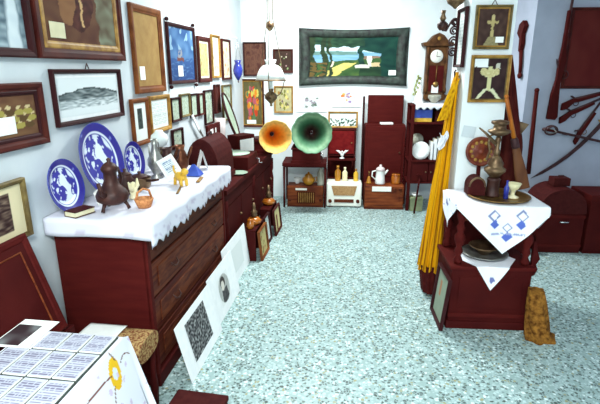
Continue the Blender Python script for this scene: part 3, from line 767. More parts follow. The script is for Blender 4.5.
# ------------------------------------------------------------------ hanging lamp
hl = thing('hanging_lamp', 'brass oil lamp with white dome shade hanging on chains', 'lamp', (-.585, 4.6, 0))
MB().lathe([(.05, 1.685), (.042, 1.70), (.058, 1.735), (.052, 1.735), (.036, 1.70), (.04, 1.685)], 28).build('shade_collar', 'opal', hl)
MB().lathe([(.045, 1.69), (.075, 1.68), (.105, 1.65), (.127, 1.605), (.142, 1.55), (.138, 1.55), (.122, 1.60), (.10, 1.645), (.07, 1.674), (.042, 1.685)], 40).build('shade', 'opal', hl)
MB().lathe([(.02, 1.46), (.017, 1.55), (.022, 1.6), (.016, 1.72), (.014, 1.76), (.012, 1.76), (.012, 1.6), (.012, 1.46)], 20).build('chimney', 'opal', hl)
MB().lathe([(.001, 1.30), (.014, 1.305), (.01, 1.325), (.03, 1.345), (.058, 1.375), (.062, 1.40), (.045, 1.425), (.02, 1.44), (.024, 1.46), (.018, 1.47), (.001, 1.47)], 28).build('font', 'brass_dull', hl)
for k in range(3):
    a = k * 2 * PI / 3 + .5
    MB().tube([(.055 * math.cos(a), .055 * math.sin(a), 1.39), (.10 * math.cos(a), .10 * math.sin(a), 1.42), (.125 * math.cos(a), .125 * math.sin(a), 1.48), (.144 * math.cos(a), .144 * math.sin(a), 1.546)], .005, 8).build('frame_arm', 'brass_dull', hl)
    MB().tube([(.144 * math.cos(a), .144 * math.sin(a), 1.546), (.03 * math.cos(a), .03 * math.sin(a), 2.10), (.02 * math.cos(a), .02 * math.sin(a), 2.86)], .0035, 6).build('chain', 'brass_dull', hl)
MB().tube([(.145 * math.cos(2 * PI * k / 32), .145 * math.sin(2 * PI * k / 32), 1.546) for k in range(33)], .006, 8).build('ring', 'brass_dull', hl)
MB().lathe([(.001, 1.99), (.02, 2.0), (.038, 2.03), (.036, 2.055), (.018, 2.075), (.001, 2.08)], 20).build('counterweight', 'brass_dull', hl)
MB().lathe([(.001, 2.84), (.05, 2.86), (.06, 2.9), (.001, 2.9)], 20).build('ceiling_rose', 'brass_dull', hl)
# blue glass lamp in the corner
bl = thing('hanging_lamp', 'blue glass lamp hanging by a chain in the corner', 'lamp', (-1.06, 5.42, 0))
MB().lathe([(.001, 1.52), (.012, 1.53), (.03, 1.56), (.05, 1.60), (.054, 1.64), (.042, 1.69), (.03, 1.71), (.04, 1.745), (.036, 1.745), (.026, 1.71), (.001, 1.70)], 24).build('glass', 'blueglass', bl)
for k in range(3):
    a = k * 2 * PI / 3
    MB().tube([(.038 * math.cos(a), .038 * math.sin(a), 1.74), (0, 0, 1.97)], .002, 5).build('chain', 'chrome', bl)
MB().tube([(0, 0, 1.97), (0, 0, 1.985), (-.05, 0, 1.99), (-.108, -.004, 1.97)], .004, 6).build('bracket', 'porcelain', bl)
MB().lathe([(.001, 1.50), (.008, 1.505), (.004, 1.525), (.001, 1.53)], 10).build('finial', 'iron', bl)

# ------------------------------------------------------------------ radios and what stands on them
wr = thing('radio', 'white radio with brown speaker cloth standing on the floor', 'radio', (.175, 5.56, 0))
MB().box(-.215, 0, .012, .215, .20, .318).build('case', 'ivory', wr, .018)
MB().add([(-.155, -.004, .275), (.155, -.004, .275), (.125, -.004, .155), (-.125, -.004, .155)], [(3, 2, 1, 0)]).build('speaker_cloth', 'grille', wr, solid=.006)
MB().box(-.12, -.008, .065, .12, 0, .108).build('dial', 'brown_h', wr, .003)
for sx in (-.17, .17):
    MB().lathe([(.001, 0), (.022, 0), (.022, .02), (.018, .024), (.001, .024)], 20, Matrix.Translation((sx, 0, .085)) @ Matrix.Rotation(PI / 2, 4, 'X')).build('knob', 'brown_h', wr)
for sx in (-.16, .16): MB().box(sx - .03, .02, 0, sx + .03, .18, .012).build('foot', 'brown_h', wr)
br = thing('radio', 'brown wooden radio with slatted grille beneath the low table', 'radio', (-.302, 5.56, 0))
MB().box(-.222, 0, .015, .222, .22, .265).build('case', 'radio', br, .01)
MB().box(-.224, -.006, 0, .224, .226, .02).build('plinth', 'brown_h', br, .003)
MB().box(-.10, -.005, .05, .12, 0, .195).build('speaker_panel', 'darkest', br)
for k in range(8): MB().box(-.085 + k * .026, -.012, .06, -.075 + k * .026, -.004, .185).build('slat', 'frame_gold', br)
MB().box(-.12, -.006, .215, .02, 0, .24).build('dial', 'ivory', br)
for sx in (-.19, .19): MB().lathe([(.001, 0), (.02, 0), (.018, .022), (.001, .022)], 16, Matrix.Translation((sx, 0, .09)) @ Matrix.Rotation(PI / 2, 4, 'X')).build('knob', 'brown_h', br)
r2 = thing('radio', 'orange brown wooden radio with a white dial below the tall cabinet', 'radio', (.66, 5.52, 0))
MB().box(-.235, 0, .015, .235, .20, .30).build('case', 'radio', r2, .014)
MB().box(-.24, -.005, 0, .24, .205, .018).build('plinth', 'brown_h', r2, .003)
MB().box(-.15, -.006, .225, .08, 0, .285).build('dial', 'ivory', r2, .002)
MB().box(-.18, -.004, .05, .18, 0, .20).build('speaker_cloth', 'radio', r2, .002)
for sx in (.12, .185): MB().lathe([(.001, 0), (.02, 0), (.018, .022), (.001, .022)], 16, Matrix.Translation((sx, 0, .255)) @ Matrix.Rotation(PI / 2, 4, 'X')).build('knob', 'brown_h', r2)
# on the brown radio
gpz = .268
t = lathe_thing('pot', 'round golden lidded pot standing on the slatted brown radio', 'pot', [(.001, 0), (.04, 0), (.05, .01), (.08, .05), (.078, .08), (.045, .11), (.05, .118), (.001, .118)], 'gold_pot', (-.265, 5.64, gpz), extra=[('lid', MB().lathe([(.05, .118), (.03, .135), (.01, .14), (.014, .155), (.001, .16)]), 'gold_pot'), ('handle', MB().tube([(.07, 0, .09), (.10, 0, .10), (.10, 0, .05), (.075, 0, .04)], .007, 8), 'gold_pot')])
lathe_thing('bottle', 'grey glass bottle with flutes beside the golden pot', 'bottle', [(.001, 0), (.042, 0), (.045, .02), (.045, .15), (.025, .19), (.016, .2), (.016, .22), (.02, .225), (.001, .225)], 'greyglass', (-.115, 5.62, gpz))
lathe_thing('cup', 'white porcelain cup beside the golden pot', 'cup', [(.001, 0), (.025, 0), (.028, .01), (.045, .07), (.042, .07), (.022, .012), (.001, .01)], 'porcelain', (-.41, 5.70, gpz), extra=[('handle', MB().tube([(.04, 0, .06), (.065, 0, .055), (.06, 0, .025), (.032, 0, .02)], .005, 6), 'porcelain')])
# white figurine / cloth between low table and cabinet
# ------------------------------------------------------------------ red cabinet with bird, bottles
cb = thing('cabinet', 'dark red fronted cabinet behind the white radio', 'cabinet', (.138, 5.80, 0))
MB().box(-.175, 0, 0, .175, .24, .04).box(-.175, .0, .04, -.155, .24, .92).box(.155, 0, .04, .175, .24, .92).box(-.155, .22, .04, .155, .24, .92).box(-.18, -.01, .92, .18, .245, .94).box(-.155, 0, .31, .155, .22, .33).box(-.155, 0, .60, .155, .22, .62).build('carcass', 'darkest', cb, .003)
MB().box(-.153, -.008, .63, .153, .01, .915).build('door', 'redvelvet', cb, .004)
MB().ball(.12, -.016, .77, .010).build('knob', 'brass', C.objects[-1])
MB().box(-.175, -.10, .56, .175, .0, .58).build('ledge', 'darkest', cb, .003)
MB().prism([(-.15, .56), (-.13, .56), (-.13, .46)], -.09, 0).prism([(.13, .56), (.15, .56), (.13, .46)], -.09, 0).build('ledge_bracket', 'darkest', cb)
framed('gilt framed picture of white shapes standing on the red cabinet', .37, .20, .022, 'frame_gold', lambda u, v: (60, 84, 70) if nz(u * 2, v, 6, 4) > .55 and v < .6 else (222, 232, 226), (.148, 5.90, .942), (-.05, 0, 0))
# white bird on the ledge
bd = thing('figurine', 'white porcelain bird with spread wings on the cabinet ledge', 'figurine', (.144, 5.738, .582))
MB().lathe([(.001, 0), (.03, 0), (.032, .008), (.012, .02), (.012, .03), (.001, .03)], 16).build('base', 'porcelain', bd)
MB().ball(0, 0, .055, .024, .03, .03).ball(0, -.025, .088, .014).tube([(0, -.01, .07), (0, -.022, .085)], .013, 8).build('body', 'porcelain', bd)
for s_ in (-1, 1): MB().tube([(s_ * .015, 0, .065), (s_ * .045, .005, .09), (s_ * .075, .01, .10)], [.014, .014, .003], 8).build('wing', 'porcelain', bd)
# bottles on the white radio
def bottle(label, x, y, z, sc, m, capm):
    t = thing('bottle', label, 'bottle', (x, y, z), group='bottles on the white radio')
    MB().lathe([(.001, 0), (.032 * sc, 0), (.034 * sc, .01), (.034 * sc, .115 * sc), (.014 * sc, .14 * sc), (.012 * sc, .155 * sc), (.001, .155 * sc)], 20).build('body', m, t)
    MB().lathe([(.015 * sc, .15 * sc), (.016 * sc, .18 * sc), (.001, .18 * sc)], 14).build('cap', capm, t)
bottle('yellow bottle standing on the white radio', .095, 5.66, .318, 1.05, 'gold_pot', 'gold_pot')
bottle('cream bottle standing in the middle of the white radio', .182, 5.66, .318, .95, 'creamc', 'creamc')
bottle('small yellow bottle at the edge of the white radio beside the pole', .318, 5.66, .318, .85, 'yellow', 'gold_pot')
o = MB().lathe([(.014, 0), (.014, 1.32), (.001, 1.33)], 12).build('pole', 'frame_black'); place(o, (.404, 5.96, 0)); tag(o, 'thin dark pole standing between the red cabinet and tall cabinet', 'pole')
# tall dark cabinet with open lid
cb = thing('gramophone_cabinet', 'tall dark gramophone cabinet with its lid open', 'cabinet', (.665, 5.76, 0))
MB().box(-.245, 0, .05, .245, .27, .98).build('body', 'dark', cb, .006)
MB().box(-.21, -.008, .36, .21, .0, .92).build('door', 'dark', cb, .004)
MB().ball(.18, -.014, .66, .012).build('knob', 'brass_dull', C.objects[-1])
MB().box(-.235, 0, 0, .235, .25, .05).build('plinth', 'darkest', cb)
MB().box(-.21, .20, .99, .23, .24, 1.34, Matrix.Translation((0, 0, 0))).build('lid', 'dark', cb, .012)
MB().box(-.24, .01, .98, .24, .26, .995).build('deck', 'dark', cb)
o = MB().box(-.075, -.04, 0, .075, .04, .022).build('booklet', 'tag', None, .002); place(o, (.68, 5.84, .997), (0, 0, .1)); tag(o, 'pale booklet lying on the open gramophone cabinet deck', 'booklet')
# on radio 2
wj = thing('jug', 'white jug with a reddish lid on the orange brown radio', 'jug', (.61, 5.61, .302))
MB().lathe([(.001, 0), (.058, 0), (.062, .01), (.055, .08), (.05, .15), (.055, .16), (.001, .16)]).build('body', 'porcelain', wj)
MB().lathe([(.056, .16), (.05, .19), (.03, .205), (.012, .21), (.016, .23), (.001, .238)]).build('lid', 'pink', wj)
MB().tube([(-.05, 0, .16), (-.095, 0, .15), (-.10, 0, .09), (-.055, 0, .05)], .008, 8).build('handle', 'porcelain', wj)
MB().tube([(.05, 0, .12), (.075, 0, .15), (.09, 0, .17)], [.016, .011, .009], 8).build('spout', 'porcelain', wj)
lathe_thing('jar', 'orange jar at the end of the orange brown radio', 'jar', [(.001, 0), (.05, 0), (.053, .01), (.053, .09), (.045, .1), (.05, .105), (.05, .12), (.001, .12)], 'amber', (.80, 5.62, .302))
lathe_thing('bell', 'small yellow brass bell beside the white jug', 'bell', [(.001, .09), (.006, .10), (.005, .13), (.012, .14), (.001, .15)], 'brass', (.475, 5.62, .302), extra=[('skirt', MB().lathe([(.032, 0), (.03, .01), (.02, .05), (.014, .08), (.001, .09)]), 'gold_pot')], part='handle')

# ------------------------------------------------------------------ clock
ck = thing('wall_clock', 'brown carved pendulum wall clock with a white dial', 'clock', (1.25, 6.04, 1.25))
MB().box(-.12, -.13, .10, .12, 0, .66).build('case', 'clock', ck, .006)
MB().prism([(-.17, .66), (.17, .66), (.185, .70), (.12, .71), (.06, .78), (0, .81), (-.06, .78), (-.12, .71), (-.185, .70)], -.16, 0).build('crest', 'clock', ck, .006)
MB().ball(0, -.165, .745, .022, .012, .022).build('rosette', 'frame_gold', ck)
MB().prism([(-.15, .10), (.15, .10), (.12, .04), (.05, .02), (0, -.02), (-.05, .02), (-.12, .04)], -.15, 0).build('bracket_base', 'clock', ck, .006)
for sx in (-1, 1): MB().lathe([(.016, .12), (.02, .16), (.012, .2), (.016, .4), (.012, .58), (.02, .62), (.016, .65)], 12, Matrix.Translation((sx * .112, -.135, 0))).build('side_column', 'clock', ck)
MB().box(-.085, -.135, .14, .085, -.128, .44).build('glass_door', 'dark', ck)
R90 = Matrix.Rotation(PI / 2, 4, 'X')
MB().lathe([(.001, 0), (.072, 0), (.075, .004), (.07, .012), (.001, .012)], 36, Matrix.Translation((-.01, -.132, .545)) @ R90).build('dial', 'ivory', ck)
MB().box(-.014, -.147, .54, -.008, -.145, .60).box(-.012, -.147, .54, .03, -.145, .546).build('hands', 'iron', ck)
MB().tube([(0, -.14, .44), (0, -.14, .24)], .004, 6).build('pendulum_rod', 'brass', ck)
MB().lathe([(.001, 0), (.035, 0), (.03, .01), (.001, .012)], 24, Matrix.Translation((0, -.138, .22)) @ R90).build('pendulum', 'brass', ck)
MB().box(-.045, -.139, .12, .035, -.136, .21).build('card_tag', 'tag', ck)

# ------------------------------------------------------------------ dark shelf unit in the far corner
et = thing('shelf_unit', 'dark shelf unit in the far corner below the wall clock', 'shelf', (1.155, 5.62, 0))
for sx in (-.22, .22):
    for sy in (-.13, .17): MB().box(sx - .018, sy - .018, 0, sx + .018, sy + .018, 1.25).build('post', 'darkest', et, .003)
for z in (.34, .60, 1.04, 1.24): MB().box(-.24, -.15, z, .24, .19, z + .02).build('shelf', 'darkest', et, .003)
MB().box(-.22, .16, .34, .22, .175, 1.24).build('back_panel', 'darkest', et)
for sx in (-1, 1):
    MB().box(min(.004 * sx, .20 * sx), -.135, .365, max(.004 * sx, .20 * sx), -.12, .595).build('door', 'darkest', et, .003)
    MB().ball(.03 * sx, -.142, .48, .01).build('knob', 'brass_dull', C.objects[-1])
b = thing('game_box', 'blue and yellow box on the upper tier of the dark shelf unit', 'box', (1.06, 5.62, 1.062))
MB().box(-.10, -.10, .045, .10, .10, .14).build('lid', 'bluebox', b, .003)
MB().box(-.098, -.098, 0, .098, .098, .045).build('tray', 'yellow', b, .002)
b = MB().box(-.075, -.10, 0, .075, .10, .12).build('box', 'leather', None, .003); place(b, (1.27, 5.62, 1.062)); tag(b, 'dark box beside the blue and yellow one on the shelf unit', 'box')
gl = thing('globe', 'mottled grey globe on a foot above the white plate', 'globe', (1.035, 5.68, .622))
MB().lathe([(.001, 0), (.05, 0), (.05, .012), (.012, .03), (.012, .14), (.001, .14)], 16).build('stand', 'darkest', gl)
MB().ball(0, 0, .215, .075, seg=24).build('sphere', 'greyglass', gl)
pl = MB().lathe([(.001, 0), (.06, 0), (.105, .014), (.105, .018), (.06, .006), (.001, .006)], 40).build('plate', 'porcelain')
place(pl, (1.06, 5.55, .725), (PI / 2 - .15, 0, 0)); tag(pl, 'plain white plate standing on the dark shelf unit', 'plate')
for k, (x, w, h) in enumerate(((1.185, .022, .21), (1.225, .028, .24), (1.285, .045, .25))):
    b = thing('book', ['thin white book nearest the white plate on the shelf unit', 'middle one of the three upright white books on the shelf unit', 'thickest white book on the shelf unit, beside the yellow robe'][k], 'book', (x, 5.58, .622), group='white books on the dark shelf unit')
    MB().box(-w / 2, -.07, 0, w / 2, .07, h).build('cover', 'mount', b, .002)
    MB().box(-w / 2 + .003, -.067, h, w / 2 - .003, .07, h + .002).build('pages', 'cream', b)
gb = thing('tin_box', 'grey green tin box on the floor under the dark shelf unit', 'box', (1.04, 5.52, 0))
MB().box(-.075, -.06, 0, .075, .06, .14).build('body', 'greenbox', gb, .004)
MB().box(-.078, -.063, .14, .078, .063, .17).build('lid', 'greenbox', gb, .004)
lathe_thing('bowl', 'small white bowl on the grey green tin box', 'bowl', [(.001, 0), (.025, 0), (.05, .04), (.047, .04), (.022, .006), (.001, .006)], 'porcelain', (1.03, 5.52, .171))
cn = thing('walking_stick', 'dark walking stick leaning on the shelf unit front', 'stick', (1.0, 5.36, 0))
MB().tube([(0, 0, 0), (.05, .09, .36), (.06, .10, .40)], .011, 8).build('shaft', 'darkest', cn)
MB().tube([(.06, .10, .40), (.065, .105, .44), (.04, .105, .46), (.015, .10, .44)], .011, 8).build('handle', 'darkest', cn)
o = MB().grid(24, 14, lambda u, v: ((u - .5) * .36, -.165 + max(0, v - .2) * .4, .004 - (.05 + .015 * math.sin(u * 30)) * max(0, (.2 - v) / .2))).build('doily', 'cloth', None, solid=.003)
place(o, (1.135, 5.62, 1.262)); tag(o, 'white lace doily on top of the dark shelf unit', 'doily')
st = thing('figurine', 'white porcelain figurine with an olive sprig on the doily', 'figurine', (1.01, 5.62, 1.27))
MB().lathe([(.001, 0), (.06, 0), (.062, .012), (.045, .03), (.05, .09), (.028, .16), (.034, .19), (.018, .215), (.024, .235), (.02, .258), (.001, .27)], 20).build('body', 'porcelain', st)
MB().tube([(-.03, -.02, .06), (-.06, -.02, .16), (-.02, -.02, .30)], .008, 8).build('sprig', 'leafgreen', st)
for k in range(9):
    q = k / 8; MB().ball(-.05 + .04 * q + (.016 if k % 2 else -.016), -.025, .10 + .2 * q, .012, .006, .016).build('leaf', 'leafgreen', st)
MB().ball(.0, 0, .275, .018).build('dark_bun', 'iron', st)
lathe_thing('bowl', 'grey mottled bowl beside the white figurine on the doily', 'bowl', [(.001, 0), (.03, 0), (.075, .06), (.072, .09), (.066, .09), (.068, .06), (.028, .008), (.001, .008)], 'greyglass', (1.19, 5.62, 1.272))

# ------------------------------------------------------------------ pillar pictures and fittings
framed('olive gilt framed cross picture, upper one on the white pillar', .222, .262, .015, 'frame_olive', f_cross, (1.0, 3.196, 1.77), (0, 0, 0), inner=.008, card=(.05, .04, .05, .035), hook=True)
framed('gold framed flowered cross picture, lower one on the white pillar', .25, .296, .017, 'frame_gold', f_cross_flowers, (1.015, 3.196, 1.44), (0, 0, 0), inner=.006, inner_m='frame_olive')
framed('narrow pale panel in dark frame on the pillar side', .20, .37, .02, 'frame_black', f_doc(4, (226, 232, 232), (206, 214, 214)), (.856, 3.32, 1.66), (0, 0, -PI / 2))
sl = MB().box(-.04, -.002, 0, .045, 0, .075).build('hanging_note', 'wall_cool', None); place(sl, (.912, 3.197, 1.21), (0, .15, 0)); tag(sl, 'small grey white paper slip pinned on the white pillar', 'paper')
# scrolled bracket with lamp on the pillar side
lb = thing('wall_lamp', 'bronze oil lamp on a scrolled iron bracket beside the clock', 'lamp', (.855, 3.44, 0))
MB().box(-.012, -.02, 1.70, .002, .02, 2.02).build('back_plate', 'iron', lb, .003)
def spiral(cx, cz, r0, r1, a0, a1, y=0.0, n=22): return [(cx + lerp(r0, r1, i / n) * math.cos(lerp(a0, a1, i / n)), y, cz + lerp(r0, r1, i / n) * math.sin(lerp(a0, a1, i / n))) for i in range(n + 1)]
for cz, r in ((1.76, .032), (1.83, .036), (1.90, .032), (1.955, .026)):
    MB().tube(spiral(-.03, cz, r, .006, 0, 3.6 * PI), .006, 6).build('scroll', 'iron', lb)
MB().tube([(-.01, 0, 1.98), (-.05, 0, 1.965), (-.085, 0, 1.90), (-.11, 0, 1.905)], .007, 8).build('arm', 'iron', lb)
Tl = Matrix.Translation((-.11, 0, 1.905))
MB().lathe([(.001, 0), (.02, .0), (.035, .02), (.036, .04), (.02, .055), (.012, .06), (.001, .06)], 18, Tl).build('font', 'bronze', lb)
MB().lathe([(.014, .06), (.022, .075), (.012, .10), (.018, .125), (.001, .125)], 16, Tl).build('burner', 'brass_dull', lb)
tp = thing('wall_lamp', 'brown ribbed shade at the very top of the pillar side', 'lamp', (.80, 3.36, 2.03))
MB().lathe([(.005, 0), (.02, .015), (.05, .035), (.06, .06), (.045, .065), (.001, .065)], 18).build('shade', 'brass_dull', tp)
MB().tube([(0, 0, .06), (0, 0, .10), (.055, 0, .11)], .006, 8).build('arm', 'iron', tp)

# ------------------------------------------------------------------ yellow robe
rb = thing('robe', 'long yellow pleated robe hanging beside the white pillar', 'robe', (0, 3.33, 0))
keys = [(1.63, .842, .008, .03), (1.55, .834, .018, .05), (1.40, .824, .026, .06), (1.25, .818, .030, .065), (1.10, .808, .038, .07), (.82, .790, .052, .08), (.5, .774, .064, .085), (.20, .760, .076, .09)]
def robe_at(z):
    for (za, xa, aa, da), (zb, xb, ab, db) in zip(keys, keys[1:]):
        if za >= z >= zb:
            t_ = (za - z) / (za - zb); return lerp(xa, xb, t_), lerp(aa, ab, t_), lerp(da, db, t_)
    return keys[-1][1:]
def robe_fn(u, v):
    z = lerp(1.63, .20, v); x, a_, d_ = robe_at(z)
    an = 2 * PI * u
    fold = 1 + (.08 + .10 * v) * math.sin(an * 11 + 3 * nz(u, v * 2, 3)) + .05 * math.sin(an * 5 + 2)
    return (x + a_ * fold * math.cos(an), d_ * fold * math.sin(an), z + .012 * math.sin(an * 7) * v)
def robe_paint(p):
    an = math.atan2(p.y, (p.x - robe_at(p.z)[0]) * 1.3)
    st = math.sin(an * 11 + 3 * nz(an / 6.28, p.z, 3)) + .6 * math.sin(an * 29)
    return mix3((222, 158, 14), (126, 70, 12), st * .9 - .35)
MB().grid(150, 40, robe_fn).build('body', 'robe', rb, paint=robe_paint)
def sleeve(u, v):
    an = 2 * PI * u; q = v
    cx = lerp(.835, .765, q ** .8); z = lerp(1.58, 1.32, q); r = lerp(.02, .04, q) * (1 + .12 * math.sin(an * 6))
    return (cx + r * math.cos(an), -.05 + r * .8 * math.sin(an), z + .012 * math.cos(an))
MB().grid(40, 14, sleeve).build('sleeve', 'robe', rb, paint=lambda p: mix3((222, 164, 20), (150, 90, 14), (nz(p.x, p.z, 60) - .5) * 3))
MB().grid(60, 10, lambda u, v: (.765 + (.078 - .03 * v) * math.cos(2 * PI * u) * (1 + .07 * math.sin(2 * PI * u * 9)), .09 * math.sin(2 * PI * u) * (1 + .07 * math.sin(2 * PI * u * 9)), lerp(.24, .02, v))).build('underskirt', 'robe_dark', rb)
MB().tube([(.86, 0, 1.60), (.83, 0, 1.60), (.825, 0, 1.63), (.835, 0, 1.645)], .006, 8).build('hook', 'iron', rb)
cl = MB().grid(14, 14, lambda u, v: (.735 + u * .05 + .01 * math.sin(v * 5), 3.22 + .01 * math.sin(u * 9 + v * 3), 1.235 - v * .10 - .02 * math.sin(u * 4))).build('handkerchief', 'cloth', None, solid=.003)
tag(cl, 'white handkerchief hanging at the waist of the yellow robe', 'cloth')

# ------------------------------------------------------------------ carved stand before the pillar
CX0, CX1, CY0, CY1 = .79, 1.29, 2.81, 3.19
cab = thing('cabinet', 'dark carved stand with turned posts before the white pillar', 'cabinet', ((CX0 + CX1) / 2, (CY0 + CY1) / 2, 0))
hw, hd = (CX1 - CX0) / 2, (CY1 - CY0) / 2
MB().box(-hw, -hd, .05, hw, hd, .42).build('base_box', 'darkest', cab, .006)
MB().box(-hw - .012, -hd - .012, 0, hw + .012, hd + .0, .055).build('plinth', 'darkest', cab, .006)
MB().box(-hw + .05, -hd - .008, .15, hw - .05, -hd, .37).build('door', 'darkest', cab, .005)
MB().box(-hw - .004, -hd - .012, .085, hw + .004, -hd, .115).build('moulding', 'dark', cab, .004)
MB().box(-hw - .015, -hd - .015, .42, hw + .015, hd, .445).build('shelf', 'dark', cab, .004)
for sx in (-1, 1):
    for sy in (-1, 1):
        MB().lathe([(.022, .445), (.03, .47), (.016, .50), (.028, .53), (.018, .56), (.032, .60), (.034, .63), (.018, .66), (.028, .69), (.016, .72), (.03, .76), (.03, .815)], 16, Matrix.Translation((sx * (hw - .04), sy * (hd - .04), 0))).build('post', 'dark', cab)
MB().box(-hw + .02, hd - .02, .445, hw - .02, hd - .005, .815).build('back_panel', 'darkest', cab)
MB().box(-hw - .004, -hd - .015, .815, hw + .03, hd, .845).build('top', 'dark', cab, .005)
MB().box(-hw + .03, -hd + .02, .74, hw - .03, -hd + .035, .815).build('apron', 'brown_h', cab, .003)
MB().prism([(hw, .36), (hw + .03, .38), (hw + .045, .42), (hw + .03, .45), (hw + .05, .49), (hw + .03, .54), (hw + .012, .60), (hw, .61)], -hd + .03, -hd + .06).build('carved_bracket', 'darkest', cab, .004)
# embroidered cloth, diamond-wise
TOPZ = .848
def dia(u, v):
    a_, b__ = u * 2 - 1, v * 2 - 1
    x = .0 + (a_ - b__) * .5 * .50; y = -.02 + (a_ + b__) * .5 * .48
    x += 1.075; y += 2.985
    z = TOPZ + .002; fx, fy = CX0 - .01, CY0 - .02
    d = 0.0
    if y < fy: d = fy - y; y = fy - .006 - .012 * math.sin(x * 22) * min(1, d * 6) - .02 * min(1, d * 4)
    if x < fx:
        e = fx - x; x = fx - .006 - .05 * e + .012 * math.sin(y * 30) * min(1, e * 6); d = max(d, e)
    if x > CX1 + .034: e = x - CX1 - .034; d = max(d, e * .8); x = CX1 + .039 + e * .10
    if y > CY1 - .0: y = CY1 - .0 + .0 * y
    return (x, min(y, CY1 - .002), z - d)
def dia_paint(p):
    col = (242, 242, 250)
    if p.y < CY0 - .02:
        for mx_, mz, r, kind in ((1.005, .79, .040, 1), (1.17, .79, .040, 1), (1.01, .735, .030, 0), (1.165, .735, .030, 0), (1.09, .655, .034, 0), (1.09, .715, .032, 1)):
            q = abs(p.x - mx_) + abs(p.z - mz)
            if kind and r * .62 < q < r: col = (130, 136, 176)
            if not kind and q < r: col = (88, 108, 190)
        if abs(p.z - .675) < .006 and abs(p.x - 1.09) < .10 and nz(p.x, p.z, 60) > .45: col = (150, 156, 196)
    elif p.x < CX0 - .012:
        if nz(p.y, p.z, 22, 4) > .66: col = (120, 124, 168)
    return col
o = MB().grid(110, 110, dia).build('embroidered_cloth', 'clothp', None, paint=dia_paint); tag(o, 'white cloth with blue embroidered motifs on the carved stand', 'cloth')
# lower cloth with plate
def dia2(u, v):
    a_, b__ = u * 2 - 1, v * 2 - 1
    x = 1.035 + (a_ - b__) * .5 * .19; y = 2.93 + (a_ + b__) * .5 * .30
    z = .449; d = 0
    if y < CY0 - .018: d = (CY0 - .018) - y; y = CY0 - .024 - .006 * math.sin(x * 30)
    return (x, min(y, 3.15), z - d)
o = MB().grid(60, 60, dia2).build('embroidered_cloth', 'clothp', None, paint=lambda p: (110, 116, 170) if p.y < CY0 - .02 and abs(p.x - 1.035) + abs(p.z - .36) < .024 else (242, 242, 250)); tag(o, 'small white cloth hanging from the lower shelf of the carved stand', 'cloth')
o = MB().lathe([(.001, .0), (.08, 0), (.14, .022), (.15, .028), (.146, .031), (.08, .006), (.001, .006)], 40).build('plate', 'silver'); place(o, (1.035, 2.975, .452)); tag(o, 'grey metal plate on the lower shelf of the carved stand', 'plate')
o = MB().lathe([(.001, 0), (.03, 0), (.06, .035), (.10, .06), (.097, .063), (.055, .04), (.001, .03)], 32).build('bowl', 'brass_dull'); place(o, (1.035, 2.985, .461)); tag(o, 'shallow brownish bowl resting in the grey metal plate', 'bowl')
# brass tray
TR = .853
o = MB().lathe([(.001, 0), (.16, 0), (.185, .012), (.195, .014), (.195, .018), (.183, .017), (.158, .005), (.001, .005)], 48).build('tray', 'brass'); place(o, (1.085, 2.99, TR)); tag(o, 'round brass tray on the embroidered cloth', 'tray')
TZ2 = TR + .006
# brass lamp
bl2 = thing('oil_lamp', 'tall brass oil lamp with a wide top bowl on the tray', 'lamp', (1.05, 3.0, TZ2))
MB().lathe([(.001, 0), (.046, 0), (.047, .012), (.040, .02), (.038, .10), (.044, .11), (.03, .125), (.001, .125)], 28).build('base', 'bronze', bl2)
MB().lathe([(.028, .125), (.036, .135), (.05, .15), (.066, .165), (.066, .18), (.05, .19), (.045, .20), (.05, .215), (.03, .25), (.018, .265)], 28).build('body', 'brass_dull', bl2)
MB().lathe([(.018, .265), (.02, .29), (.012, .31), (.014, .345), (.02, .365), (.012, .385)], 20).build('stem', 'brass_dull', bl2)
MB().lathe([(.012, .385), (.05, .40), (.07, .415), (.066, .425), (.04, .43), (.036, .455), (.055, .468), (.052, .48), (.03, .485), (.001, .49)], 28).build('top_bowl', 'brass_dull', bl2)
MB().tube([(-.014, 0, .34), (-.05, -.01, .37), (-.085, -.02, .405), (-.13, -.02, .44)], [.012, .012, .008, .005], 8).build('side_spout', 'brass_dull', bl2)
MB().tube([(-.02, 0, .40), (-.055, -.01, .39), (-.06, -.01, .345), (-.045, 0, .29), (-.06, 0, .235)], .007, 8).build('hose', 'brass_dull', bl2)
# red carved disc
dc = thing('carved_disc', 'round red brown carved disc standing behind the brass lamp', 'disc', (1.0, 3.165, 1.12), (PI / 2 - .12, 0, 0))
MB().lathe([(.001, -.01), (.085, -.01), (.098, 0), (.098, .012), (.088, .018), (.08, .01), (.045, .01), (.04, .018), (.02, .02), (.018, .028), (.001, .03)], 40).build('disc', 'red', dc)
for k in range(12):
    a_ = k * PI / 6; MB().ball(.063 * math.cos(a_), .063 * math.sin(a_), .012, .012, .012, .006).build('boss', 'frame_gold', dc)
MB().box(-.012, -.255, -.022, .012, -.08, -.010).build('stand', 'darkest', dc)
# round-topped grinder box on the tray
gr = thing('coffee_grinder', 'dark round topped box at the base of the brass lamp', 'box', (.945, 3.03, TZ2 + .003))
MB().prism([(-.055, 0), (.055, 0), (.055, .06)] + [(.055 * math.cos(PI * k / 10), .06 + .065 * math.sin(PI * k / 10)) for k in range(1, 10)] + [(-.055, .06)], -.05, .05).build('body', 'leather', gr, .004)
MB().prism([(.055 * math.cos(PI * k / 10), .06 + .065 * math.sin(PI * k / 10)) for k in range(11)] + [(.045 * math.cos(PI * k / 10), .06 + .053 * math.sin(PI * k / 10)) for k in range(10, -1, -1)], -.056, -.05).build('rim', 'brass_dull', gr)
